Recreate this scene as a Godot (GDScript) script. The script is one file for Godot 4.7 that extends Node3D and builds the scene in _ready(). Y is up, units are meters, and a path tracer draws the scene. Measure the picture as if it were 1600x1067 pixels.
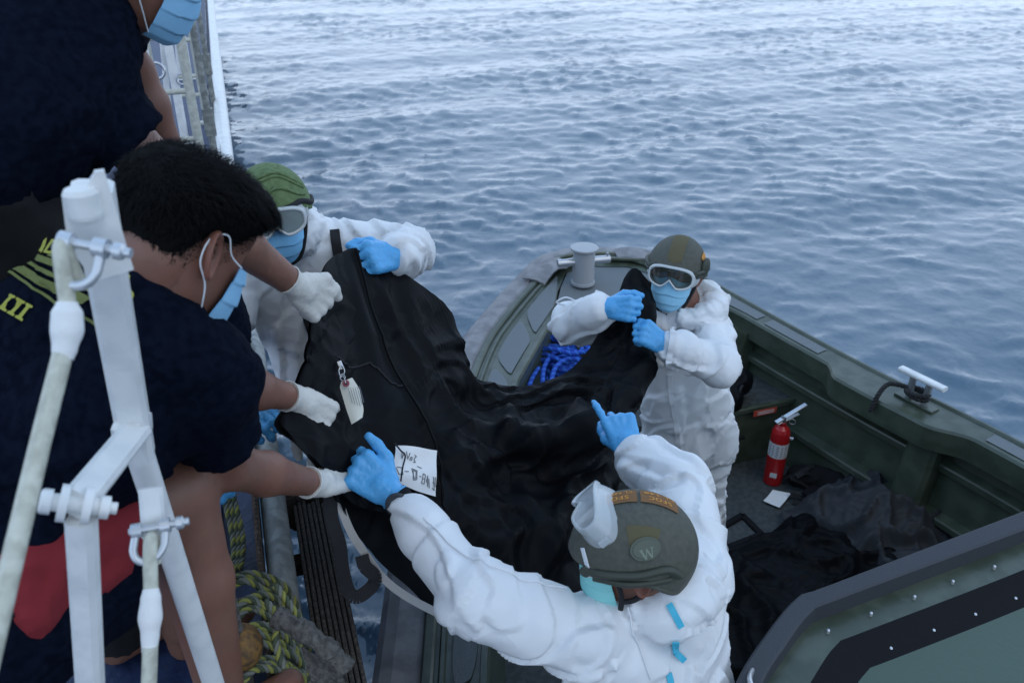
extends Node3D

# ---------------------------------------------------------------- camera model (photo is 1600 x 1067)
const EYE := Vector3(0, 2.82, 0)
const FPX := 1288.0
const PITCH := 0.48869

func ray(px: float, py: float) -> Vector3:
	var x := (px - 800.0) / FPX
	var y := -(py - 533.5) / FPX
	var c := cos(PITCH)
	var s := sin(PITCH)
	return Vector3(x, y * c - s, -(c + y * s)).normalized()

func pt(px: float, py: float, d: float) -> Vector3:      # point seen at a pixel, d metres from the eye
	return EYE + ray(px, py) * d

func pl(px: float, py: float, h: float) -> Vector3:      # point seen at a pixel on the level y = h
	var r := ray(px, py)
	return EYE + r * ((h - EYE.y) / r.y)

# ---------------------------------------------------------------- mesh builder
class MB:
	var v := PackedVector3Array()
	var n := PackedVector3Array()
	var c := PackedColorArray()
	var uv := PackedVector2Array()
	var i := PackedInt32Array()
	var col := Color(1, 1, 1)

	func vert(p: Vector3, nn: Vector3, t := Vector2.ZERO) -> int:
		v.append(p); n.append(nn); c.append(col); uv.append(t)
		return v.size() - 1

	func face(pts: Array, hint: Vector3) -> void:          # flat convex polygon, hint = outward
		var nn := Vector3.ZERO
		for k in range(1, pts.size() - 1):
			nn += (pts[k] - pts[0]).cross(pts[k + 1] - pts[0])
		if nn.length_squared() < 1e-16:
			return
		nn = nn.normalized()
		var flip := nn.dot(hint) < 0.0
		if flip:
			nn = -nn
		var b := v.size()
		for p in pts:
			vert(p, nn)
		for k in range(1, pts.size() - 1):
			if flip:
				i.append(b); i.append(b + k); i.append(b + k + 1)
			else:
				i.append(b); i.append(b + k + 1); i.append(b + k)

	func tri(a: int, b: int, cc: int) -> void:
		i.append(a); i.append(b); i.append(cc)

	# rows x cols of points, smooth normals; cu closes the columns into a ring
	func grid(p: PackedVector3Array, rows: int, cols: int, cu := false, flip := false, t0 := Vector2.ZERO, t1 := Vector2.ONE) -> void:
		var b := v.size()
		for r in rows:
			for q in cols:
				var r0 := maxi(r - 1, 0)
				var r1 := mini(r + 1, rows - 1)
				var q0 := q - 1
				var q1 := q + 1
				if cu:
					q0 = (q0 + cols) % cols
					q1 = q1 % cols
				else:
					q0 = maxi(q0, 0)
					q1 = mini(q1, cols - 1)
				var dr := p[r1 * cols + q] - p[r0 * cols + q]
				var dq := p[r * cols + q1] - p[r * cols + q0]
				if dq.length_squared() < 1e-12:            # a pole
					var rr := r1 if r == 0 else r0
					dq = p[rr * cols + q1] - p[rr * cols + q0]
				var nn := dq.cross(dr)
				if nn.length_squared() < 1e-18:
					nn = Vector3.UP
				nn = nn.normalized()
				if flip:
					nn = -nn
				vert(p[r * cols + q], nn, Vector2(lerpf(t0.x, t1.x, float(q) / maxi(cols - 1, 1)), lerpf(t0.y, t1.y, float(r) / maxi(rows - 1, 1))))
		var last := cols if cu else cols - 1
		for r in rows - 1:
			for q in last:
				var a := b + r * cols + q
				var e := b + r * cols + (q + 1) % cols
				var f := a + cols
				var g := e + cols
				if flip:
					i.append(a); i.append(e); i.append(g)
					i.append(a); i.append(g); i.append(f)
				else:
					i.append(a); i.append(g); i.append(e)
					i.append(a); i.append(f); i.append(g)

	# chamfered bar from a to b, w across, h along up
	func beam(a: Vector3, b: Vector3, w: float, h: float, up := Vector3.UP, ch := 0.004) -> void:
		var d := (b - a).normalized()
		var x := d.cross(up).normalized()
		var y := x.cross(d).normalized()
		ch = minf(ch, minf(w, h) * 0.45)
		var hw := w * 0.5
		var hh := h * 0.5
		var sec := [Vector2(-hw + ch, -hh), Vector2(hw - ch, -hh), Vector2(hw, -hh + ch), Vector2(hw, hh - ch), Vector2(hw - ch, hh), Vector2(-hw + ch, hh), Vector2(-hw, hh - ch), Vector2(-hw, -hh + ch)]
		var A := []
		var B := []
		for s in sec:
			A.append(a + x * s.x + y * s.y)
			B.append(b + x * s.x + y * s.y)
		for k in 8:
			var m := (k + 1) % 8
			var o: Vector2 = sec[k] + sec[m]
			face([A[k], A[m], B[m], B[k]], x * o.x + y * o.y)
		face(A, -d)
		face(B, d)

	func box(center: Vector3, size: Vector3, yaw := 0.0, ch := 0.004) -> void:
		var f := Vector3(sin(yaw), 0, cos(yaw)) * size.z * 0.5
		beam(center - f, center + f, size.x, size.y, Vector3.UP, ch)

	# polygon (any shape, roughly flat) pushed along e
	func slab(poly: Array, e: Vector3) -> void:
		var nn := Vector3.ZERO
		var cen := Vector3.ZERO
		for k in poly.size():
			nn += (poly[k] as Vector3).cross(poly[(k + 1) % poly.size()])
			cen += poly[k]
		cen /= poly.size()
		nn = nn.normalized()
		var ax: Vector3 = (poly[1] - poly[0]).normalized()
		var ay := nn.cross(ax)
		var flat := PackedVector2Array()
		for p in poly:
			flat.append(Vector2((p - cen).dot(ax), (p - cen).dot(ay)))
		var t := Geometry2D.triangulate_polygon(flat)
		for k in range(0, t.size(), 3):
			face([poly[t[k]], poly[t[k + 1]], poly[t[k + 2]]], -e)
			face([poly[t[k]] + e, poly[t[k + 1]] + e, poly[t[k + 2]] + e], e)
		var area := 0.0
		for k in flat.size():
			area += flat[k].cross(flat[(k + 1) % flat.size()])
		for k in poly.size():
			var m := (k + 1) % poly.size()
			var ed := flat[m] - flat[k]
			var out := Vector2(ed.y, -ed.x) * signf(area)
			face([poly[k], poly[m], poly[m] + e, poly[k] + e], ax * out.x + ay * out.y)

	func tube(pts: Array, rad, seg := 10, closed := false, caps := true) -> void:
		var m := pts.size()
		var p := PackedVector3Array()
		var d0: Vector3 = (pts[1] - pts[0]).normalized()
		var x := d0.cross(Vector3.UP if absf(d0.y) < 0.9 else Vector3.RIGHT).normalized()
		for k in m:
			var a: Vector3 = pts[(k - 1 + m) % m] if closed else pts[maxi(k - 1, 0)]
			var b: Vector3 = pts[(k + 1) % m] if closed else pts[mini(k + 1, m - 1)]
			var d := (b - a).normalized()
			x = (x - d * x.dot(d)).normalized()
			var y := d.cross(x)
			var r: float = rad[k] if rad is Array or rad is PackedFloat32Array else rad
			for s in seg:
				var t := TAU * s / seg
				p.append(pts[k] + (x * cos(t) + y * sin(t)) * r)
		if closed:
			for s in seg:
				p.append(p[s])
			m += 1
		grid(p, m, seg, true, false)
		if caps and not closed:
			var c0 := []
			var c1 := []
			for s in seg:
				c0.append(p[s])
				c1.append(p[(m - 1) * seg + s])
			face(c0, pts[0] - pts[1])
			face(c1, pts[pts.size() - 1] - pts[pts.size() - 2])

	# profile [[radius, height]...] turned about axis from o
	func lathe(o: Vector3, axis: Vector3, prof: Array, seg := 24) -> void:
		var y := axis.normalized()
		var x := y.cross(Vector3.RIGHT if absf(y.x) < 0.8 else Vector3.BACK).normalized()
		var z := x.cross(y)
		var q: Array = []                                  # double the corners so that edges stay crisp
		for k in prof.size() - 1:
			q = [prof[k], prof[k + 1]]
			var p := PackedVector3Array()
			for e in q:
				for s in seg:
					var t := TAU * s / seg
					p.append(o + y * e[1] + (x * cos(t) + z * sin(t)) * e[0])
			grid(p, 2, seg, true, false)

	func ball(c0: Vector3, r: Vector3, b := Basis.IDENTITY, rows := 12, cols := 18) -> void:
		var p := PackedVector3Array()
		for k in rows + 1:
			var a := PI * k / rows
			for s in cols:
				var t := TAU * s / cols
				p.append(c0 + b * Vector3(r.x * sin(a) * cos(t), r.y * cos(a), r.z * sin(a) * sin(t)))
		grid(p, rows + 1, cols, true, true)

	func mesh(off := Vector3.ZERO) -> ArrayMesh:
		var w := v.duplicate()
		if off != Vector3.ZERO:
			for k in w.size():
				w[k] = w[k] - off
		var a := []
		a.resize(Mesh.ARRAY_MAX)
		a[Mesh.ARRAY_VERTEX] = w
		a[Mesh.ARRAY_NORMAL] = n
		a[Mesh.ARRAY_COLOR] = c
		a[Mesh.ARRAY_TEX_UV] = uv
		a[Mesh.ARRAY_INDEX] = i
		var m := ArrayMesh.new()
		m.add_surface_from_arrays(Mesh.PRIMITIVE_TRIANGLES, a)
		return m

# ---------------------------------------------------------------- nodes
var taken := {}
func numbered(called: String) -> String:
	taken[called] = taken.get(called, -1) + 1
	return called if taken[called] == 0 else "%s_%03d" % [called, taken[called]]

func tag(o: Node, label: String, category: String, group := "") -> Node:
	o.set_meta("label", label)
	o.set_meta("category", category)
	if group:
		o.set_meta("group", group)
	return o

func thing(called: String, label: String, category: String, at: Vector3, group := "") -> Node3D:
	var o := Node3D.new()
	o.name = numbered(called)
	add_child(o)
	o.position = at
	tag(o, label, category, group)
	return o

func obj(called: String, mb: MB, m: Material, parent: Node3D = null, label := "") -> MeshInstance3D:
	var o := MeshInstance3D.new()
	var p: Node3D = parent if parent else self
	o.name = called if parent else numbered(called)
	o.mesh = mb.mesh(p.global_position if parent else Vector3.ZERO)
	o.material_override = m
	p.add_child(o, true)
	if label:
		o.set_meta("label", label)
	return o

func setting(called: String, mb: MB, m: Material) -> MeshInstance3D:
	var o := obj(called, mb, m)
	o.set_meta("kind", "structure")
	return o

# ---------------------------------------------------------------- materials (colours given as linear base colours)
var tex := {}
func noise_img(seed_: int, freq: float, oct: int, kind := FastNoiseLite.TYPE_SIMPLEX_SMOOTH, ridged := false, size := 512) -> Image:
	var f := FastNoiseLite.new()
	f.seed = seed_
	f.noise_type = kind
	f.frequency = freq
	f.fractal_type = FastNoiseLite.FRACTAL_RIDGED if ridged else FastNoiseLite.FRACTAL_FBM
	f.fractal_octaves = oct
	return f.get_seamless_image(size, size, false, false, 0.15, true)

func normal_tex(key: String, seed_: int, freq: float, oct: int, strength: float, ridged := false, size := 512) -> ImageTexture:
	if not tex.has(key):
		var im := noise_img(seed_, freq, oct, FastNoiseLite.TYPE_SIMPLEX_SMOOTH, ridged, size)
		im.bump_map_to_normal_map(strength)
		im.convert(Image.FORMAT_RGB8)
		tex[key] = ImageTexture.create_from_image(im)
	return tex[key]

# mottled colour: mixes a and b by noise (linear colours)
func mottle(key: String, a: Color, b: Color, seed_: int, freq: float, oct: int, lo := 0.3, hi := 0.7, size := 512) -> ImageTexture:
	if not tex.has(key):
		var im := noise_img(seed_, freq, oct, FastNoiseLite.TYPE_SIMPLEX_SMOOTH, false, size)
		im.convert(Image.FORMAT_L8)
		var d := im.get_data()
		var lut := []
		for k in 256:
			var q := a.lerp(b, smoothstep(lo, hi, k / 255.0)).linear_to_srgb()
			lut.append(Vector3i(q.r8, q.g8, q.b8))
		var o := PackedByteArray()
		o.resize(size * size * 3)
		for k in size * size:
			var q: Vector3i = lut[d[k]]
			o[k * 3] = q.x
			o[k * 3 + 1] = q.y
			o[k * 3 + 2] = q.z
		tex[key] = ImageTexture.create_from_image(Image.create_from_data(size, size, false, Image.FORMAT_RGB8, o))
	return tex[key]

func mat(r: float, g: float, b: float, rough := 0.6, metal := 0.0) -> StandardMaterial3D:
	var m := StandardMaterial3D.new()
	m.albedo_color = Color(r, g, b).linear_to_srgb()
	m.roughness = rough
	m.metallic = metal
	return m

func textured(m: StandardMaterial3D, albedo: Texture2D, norm: Texture2D, scale: float, nscale := 1.0) -> StandardMaterial3D:
	m.uv1_triplanar = true
	m.uv1_world_triplanar = true
	m.uv1_scale = Vector3.ONE * scale
	if albedo:
		m.albedo_texture = albedo
		m.albedo_color = Color.WHITE
	if norm:
		m.normal_enabled = true
		m.normal_texture = norm
		m.normal_scale = nscale
	return m

func vcol(m: StandardMaterial3D) -> StandardMaterial3D:
	m.vertex_color_use_as_albedo = true
	m.albedo_color = Color.WHITE
	return m

# ---------------------------------------------------------------- distance-field bodies
# bone: [a, b, ra, rb, flag]  flag 1 = cut flat at b, 2 = cut flat at a, 3 = both
func bone_d(p: Vector3, bn: Array) -> float:
	var a: Vector3 = bn[0]
	var ba: Vector3 = bn[1] - a
	var L2 := maxf(ba.length_squared(), 1e-8)
	var w := p - a
	var tt := w.dot(ba) / L2
	var t := clampf(tt, 0.0, 1.0)
	var d: float = (w - ba * t).length() - lerpf(bn[2], bn[3], t)
	var fl: int = bn[4] if bn.size() > 4 else 0
	if fl & 1:
		d = maxf(d, (tt - 1.0) * sqrt(L2))
	if fl & 2:
		d = maxf(d, -tt * sqrt(L2))
	return d

func field_d(p: Vector3, bones: Array, k: float) -> float:
	var f := 1.0
	for b in bones:
		var d := bone_d(p, b)
		var h := maxf(k - absf(f - d), 0.0) / k
		f = minf(f, d) - h * h * k * 0.25
	return f

func sdf(mb: MB, bones: Array, cell: float, k: float, mode := 0, cmode := 0) -> void:
	var lo := Vector3.ONE * 1e9
	var hi := -lo
	for b in bones:
		var r: float = maxf(b[2], b[3])
		lo = lo.min((b[0] as Vector3).min(b[1]) - Vector3.ONE * r)
		hi = hi.max((b[0] as Vector3).max(b[1]) + Vector3.ONE * r)
	lo -= Vector3.ONE * cell * 4.0
	hi += Vector3.ONE * cell * 4.0
	var nx := int((hi.x - lo.x) / cell) + 2
	var ny := int((hi.y - lo.y) / cell) + 2
	var nz := int((hi.z - lo.z) / cell) + 2
	var N := nx * ny * nz
	var f := PackedFloat32Array()
	f.resize(N)
	f.fill(1.0)
	var mk := PackedByteArray()
	mk.resize(N)
	var ow := PackedByteArray()
	ow.resize(N)
	var lim := cell * 2.8
	var sxy := nx * ny
	for bi in bones.size():
		var b: Array = bones[bi]
		var a: Vector3 = b[0]
		var ba: Vector3 = b[1] - a
		var L2 := maxf(ba.length_squared(), 1e-8)
		var il := 1.0 / L2
		var L := sqrt(L2)
		var ra: float = b[2]
		var dr: float = b[3] - ra
		var fl: int = b[4] if b.size() > 4 else 0
		var mar: float = maxf(b[2], b[3]) + k + cell * 3.0
		var l0 := ((a.min(b[1]) - Vector3.ONE * mar - lo) / cell).floor()
		var h0 := ((a.max(b[1]) + Vector3.ONE * mar - lo) / cell).ceil()
		var x0 := maxi(int(l0.x), 0)
		var x1 := mini(int(h0.x), nx - 1)
		var y0 := maxi(int(l0.y), 0)
		var y1 := mini(int(h0.y), ny - 1)
		var z0 := maxi(int(l0.z), 0)
		var z1 := mini(int(h0.z), nz - 1)
		var mid := a + ba * 0.5
		var far := L * 0.5 + mar
		var far2 := far * far
		for z in range(z0, z1 + 1):
			for y in range(y0, y1 + 1):
				var w := Vector3(lo.x + x0 * cell, lo.y + y * cell, lo.z + z * cell) - a
				var row := z * sxy + y * nx
				var wy := w.y + a.y - mid.y
				var wz := w.z + a.z - mid.z
				if wy * wy + wz * wz > far2:
					continue
				for x in range(x0, x1 + 1):
					var tt := w.dot(ba) * il
					var t := clampf(tt, 0.0, 1.0)
					var d := (w - ba * t).length() - ra - dr * t
					if fl:
						if fl & 1:
							d = maxf(d, (tt - 1.0) * L)
						if fl & 2:
							d = maxf(d, -tt * L)
					w.x += cell
					if d > k + lim:
						continue
					var q := row + x
					var g := f[q]
					if d < g:
						ow[q] = bi
					var h := k - absf(g - d)
					var m := minf(g, d)
					if h > 0.0:
						m -= h * h * 0.25 / k
					f[q] = m
					if m < lim and m > -lim:
						mk[q] = 1
	# surface nets
	var vid := {}
	var base := mb.v.size()
	var pos := mk.find(1, 0)
	var off := [0, 1, nx, nx + 1, sxy, sxy + 1, sxy + nx, sxy + nx + 1]
	var ed := [0, 1, 2, 3, 4, 5, 6, 7, 0, 2, 1, 3, 4, 6, 5, 7, 0, 4, 1, 5, 2, 6, 3, 7]
	var cells := PackedInt32Array()
	var val := PackedFloat32Array()
	val.resize(8)
	while pos >= 0:
		var neg := 0
		if pos + sxy + nx + 1 < N:
			for q in 8:
				val[q] = f[pos + off[q]]
				if val[q] < 0.0:
					neg += 1
		if neg > 0 and neg < 8:
			var s := Vector3.ZERO
			var cnt := 0
			for e in range(0, 24, 2):
				var u: int = ed[e]
				var w2: int = ed[e + 1]
				var vu := val[u]
				var vw := val[w2]
				if (vu < 0.0) != (vw < 0.0):
					var t := vu / (vu - vw)
					var pu := Vector3(u & 1, (u >> 1) & 1, u >> 2)
					var pw := Vector3(w2 & 1, (w2 >> 1) & 1, w2 >> 2)
					s += pu.lerp(pw, t)
					cnt += 1
			s /= cnt
			var x := pos % nx
			var y := (pos / nx) % ny
			var z := pos / sxy
			var p := lo + (Vector3(x, y, z) + s) * cell
			var g := Vector3(val[1] + val[3] + val[5] + val[7] - val[0] - val[2] - val[4] - val[6],
				val[2] + val[3] + val[6] + val[7] - val[0] - val[1] - val[4] - val[5],
				val[4] + val[5] + val[6] + val[7] - val[0] - val[1] - val[2] - val[3]).normalized()
			if cmode:
				mb.col = tint(cmode, p, g)
			if mode:
				p += g * ruffle(mode, p, g, bones[ow[pos]])
			vid[pos] = mb.vert(p, Vector3.ZERO)
			cells.append(pos)
		pos = mk.find(1, pos + 1)
	var i0 := mb.i.size()
	for pc in cells:
		var s0 := f[pc] < 0.0
		for ax in 3:
			var step: int = [1, nx, sxy][ax]
			var s1 := f[pc + step] < 0.0
			if s0 == s1:
				continue
			var da: int = [nx, sxy, 1][ax]
			var db: int = [sxy, 1, nx][ax]
			var c1 = vid.get(pc - da)
			var c2 = vid.get(pc - da - db)
			var c3 = vid.get(pc - db)
			if c1 == null or c2 == null or c3 == null:
				continue
			var c0: int = vid[pc]
			if s0:
				mb.tri(c0, c2, c1); mb.tri(c0, c3, c2)
			else:
				mb.tri(c0, c1, c2); mb.tri(c0, c2, c3)
	for q in range(i0, mb.i.size(), 3):
		var ia := mb.i[q]
		var ib := mb.i[q + 1]
		var ic := mb.i[q + 2]
		var nn := (mb.v[ic] - mb.v[ia]).cross(mb.v[ib] - mb.v[ia])
		mb.n[ia] += nn
		mb.n[ib] += nn
		mb.n[ic] += nn
	for q in range(base, mb.v.size()):
		mb.n[q] = mb.n[q].normalized()

func smooth_path(pts: Array, per := 8, closed := false) -> Array:      # Catmull-Rom
	var o := []
	var m := pts.size()
	var last := m if closed else m - 1
	for k in last:
		var a: Vector3 = pts[(k - 1 + m) % m] if closed else pts[maxi(k - 1, 0)]
		var b: Vector3 = pts[k]
		var c: Vector3 = pts[(k + 1) % m]
		var d: Vector3 = pts[(k + 2) % m] if closed else pts[mini(k + 2, m - 1)]
		for s in per:
			o.append(b.cubic_interpolate(c, a, d, float(s) / per))
	if not closed:
		o.append(pts[m - 1])
	return o

# laid rope: strands twisted round a path
func rope(path: Array, r: float, pitch: float, cols: Array, closed := false) -> MB:
	var mb := MB.new()
	var ns := cols.size()
	for s in ns:
		mb.col = cols[s]
		var pts := []
		var d0: Vector3 = (path[1] - path[0]).normalized()
		var x := d0.cross(Vector3.UP if absf(d0.y) < 0.9 else Vector3.RIGHT).normalized()
		var len := 0.0
		for k in path.size():
			var a: Vector3 = path[maxi(k - 1, 0)]
			var b: Vector3 = path[mini(k + 1, path.size() - 1)]
			if k > 0:
				len += (path[k] as Vector3).distance_to(path[k - 1])
			var d := (b - a).normalized()
			x = (x - d * x.dot(d)).normalized()
			var y := d.cross(x)
			var t := TAU * (len / pitch + float(s) / ns)
			pts.append(path[k] + (x * cos(t) + y * sin(t)) * r * 0.5)
		mb.tube(pts, r * 0.56, 6, closed)
	return mb

func resample(path: Array, step: float) -> Array:
	var o := [path[0]]
	var acc := 0.0
	for k in range(1, path.size()):
		var a: Vector3 = path[k - 1]
		var b: Vector3 = path[k]
		var L := a.distance_to(b)
		var t := step - acc
		while t <= L:
			o.append(a.lerp(b, t / L))
			t += step
		acc = fposmod(acc + L, step)
	return o

# ---------------------------------------------------------------- air, sea
func build_light() -> void:
	var cam := Camera3D.new()
	cam.name = "camera"
	add_child(cam)
	cam.position = EYE
	cam.rotation.x = -PITCH
	cam.fov = 45.0
	var at := CameraAttributesPhysical.new()
	at.frustum_focal_length = 28.97
	at.frustum_focus_distance = 2.3
	at.exposure_aperture = 5.6
	at.frustum_near = 0.05
	at.frustum_far = 9000.0
	cam.attributes = at
	cam.fov = 45.0
	cam.near = 0.05
	cam.far = 9000.0
	cam.current = true
	var env := Environment.new()
	env.background_mode = Environment.BG_SKY
	var sky := Sky.new()
	var sm := ProceduralSkyMaterial.new()
	sm.sky_top_color = Color(0.27, 0.46, 0.76).linear_to_srgb()
	sm.sky_horizon_color = Color(0.80, 0.95, 1.17).linear_to_srgb()
	sm.sky_curve = 0.42
	sm.ground_bottom_color = Color(0.03, 0.05, 0.08).linear_to_srgb()
	sm.ground_horizon_color = Color(0.35, 0.45, 0.6).linear_to_srgb()
	sm.sun_angle_max = 1.0
	sky.sky_material = sm
	env.sky = sky
	env.background_energy_multiplier = 1.4
	env.tonemap_mode = Environment.TONE_MAPPER_LINEAR
	env.tonemap_exposure = 1.10
	env.sdfgi_enabled = true
	env.ssao_enabled = true
	env.ssil_enabled = true
	var we := WorldEnvironment.new()
	we.name = "world_environment"
	we.environment = env
	add_child(we)
	var sun := DirectionalLight3D.new()
	sun.name = "sun"
	sun.light_energy = 0.16
	sun.light_color = Color(0.94, 0.97, 1.0)
	sun.light_angular_distance = 30.0
	sun.shadow_enabled = true
	add_child(sun)
	sun.look_at_from_position(Vector3.ZERO, -Vector3(0.3, 1.0, 0.45))

const SEA := -0.25
func build_sea() -> void:
	var rng := RandomNumberGenerator.new()
	rng.seed = 77
	var wx := PackedFloat32Array()
	var wz := PackedFloat32Array()
	var wp := PackedFloat32Array()
	var wa := PackedFloat32Array()
	for k in 8:
		var lam := 0.7 * pow(1.27, k)
		var ang := 1.25 + rng.randfn() * 0.9                # waves run roughly towards the viewer
		var kk := TAU / lam
		wx.append(cos(ang) * kk)
		wz.append(sin(ang) * kk)
		wp.append(rng.randf() * TAU)
		wa.append(lam * 0.0044)
	var f1 := FastNoiseLite.new()
	f1.seed = 5
	f1.frequency = 3.1
	f1.fractal_type = FastNoiseLite.FRACTAL_FBM
	f1.fractal_octaves = 3
	f1.fractal_gain = 0.42
	f1.domain_warp_enabled = true
	f1.domain_warp_amplitude = 0.25
	f1.domain_warp_frequency = 0.9
	var f2 := FastNoiseLite.new()
	f2.seed = 9
	f2.frequency = 0.16
	f2.fractal_octaves = 2
	var th := PackedFloat32Array()
	var a := -180.0
	while a < 180.0:
		th.append(deg_to_rad(a))
		a += 0.17 if absf(a) < 47.0 else 3.0
	var rr := PackedFloat32Array()
	var r := 0.6
	while r < 6500.0:
		rr.append(r)
		r *= 1.0078 if r > 1.2 and r < 75.0 else (1.03 if r < 200.0 else 1.12)
	var cols := th.size()
	var rows := rr.size()
	var p := PackedVector3Array()
	p.resize(rows * cols)
	var ct := PackedFloat32Array()
	var st := PackedFloat32Array()
	for q in cols:
		ct.append(cos(th[q]))
		st.append(sin(th[q]))
	for k in rows:
		var rad := rr[k]
		var fade := clampf((260.0 - rad) / 180.0, 0.0, 1.0)
		for q in cols:
			var x := rad * st[q]
			var z := -rad * ct[q]
			var h := 0.0
			if fade > 0.0:
				for w in 8:
					h += sin(x * wx[w] + z * wz[w] + wp[w]) * wa[w]
				var gust := clampf(0.95 + 0.9 * f2.get_noise_2d(x, z), 0.45, 1.5)
				var w0 := f1.get_noise_2d(x * 0.55 + z * 0.2, z * 1.0 - x * 0.18)
				var w1 := maxf(0.0, w0 + 0.25)
				h = h * gust + (w0 * 0.011 + w1 * w1 * 0.031) * gust
				h *= fade
			p[k * cols + q] = Vector3(x, SEA + h, z)
	var mb := MB.new()
	mb.grid(p, rows, cols, true, false)
	var m := mat(0.082, 0.135, 0.185, 0.1)
	m.metallic_specular = 0.5
	textured(m, null, normal_tex("ripple", 31, 0.022, 4, 6.0), 0.55, 0.12)
	setting("sea", mb, m)

# ---------------------------------------------------------------- helpers for long shapes
# sweeps a profile of [inward, height] along a level line; inward is to the left of the walk when side = 1
func sweep(mb: MB, line: Array, prof: Array, side := 1.0) -> void:
	var inn := []
	for k in line.size():
		var a: Vector3 = line[maxi(k - 1, 0)]
		var b: Vector3 = line[mini(k + 1, line.size() - 1)]
		var d := b - a
		d.y = 0
		d = d.normalized()
		inn.append(Vector3(-d.z, 0, d.x) * side)
	for s in prof.size() - 1:
		var p := PackedVector3Array()
		for k in line.size():
			for e in [prof[s], prof[s + 1]]:
				p.append(line[k] + inn[k] * e[0] + Vector3(0, e[1], 0))
		mb.grid(p, line.size(), 2, false, side < 0)

func offset_line(line: Array, d: float, side := 1.0) -> Array:
	var o := []
	for k in line.size():
		var a: Vector3 = line[maxi(k - 1, 0)]
		var b: Vector3 = line[mini(k + 1, line.size() - 1)]
		var e := b - a
		e.y = 0
		e = e.normalized()
		o.append(line[k] + Vector3(-e.z, 0, e.x) * side * d)
	return o

func strip(mb: MB, A: Array, B: Array, flip := false) -> void:      # ruled surface between two lines of equal length
	var p := PackedVector3Array()
	for k in A.size():
		p.append(A[k])
		p.append(B[k])
	mb.grid(p, A.size(), 2, false, flip)

func V(x: float, y: float, z: float) -> Vector3:
	return Vector3(x, y, z)

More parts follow.
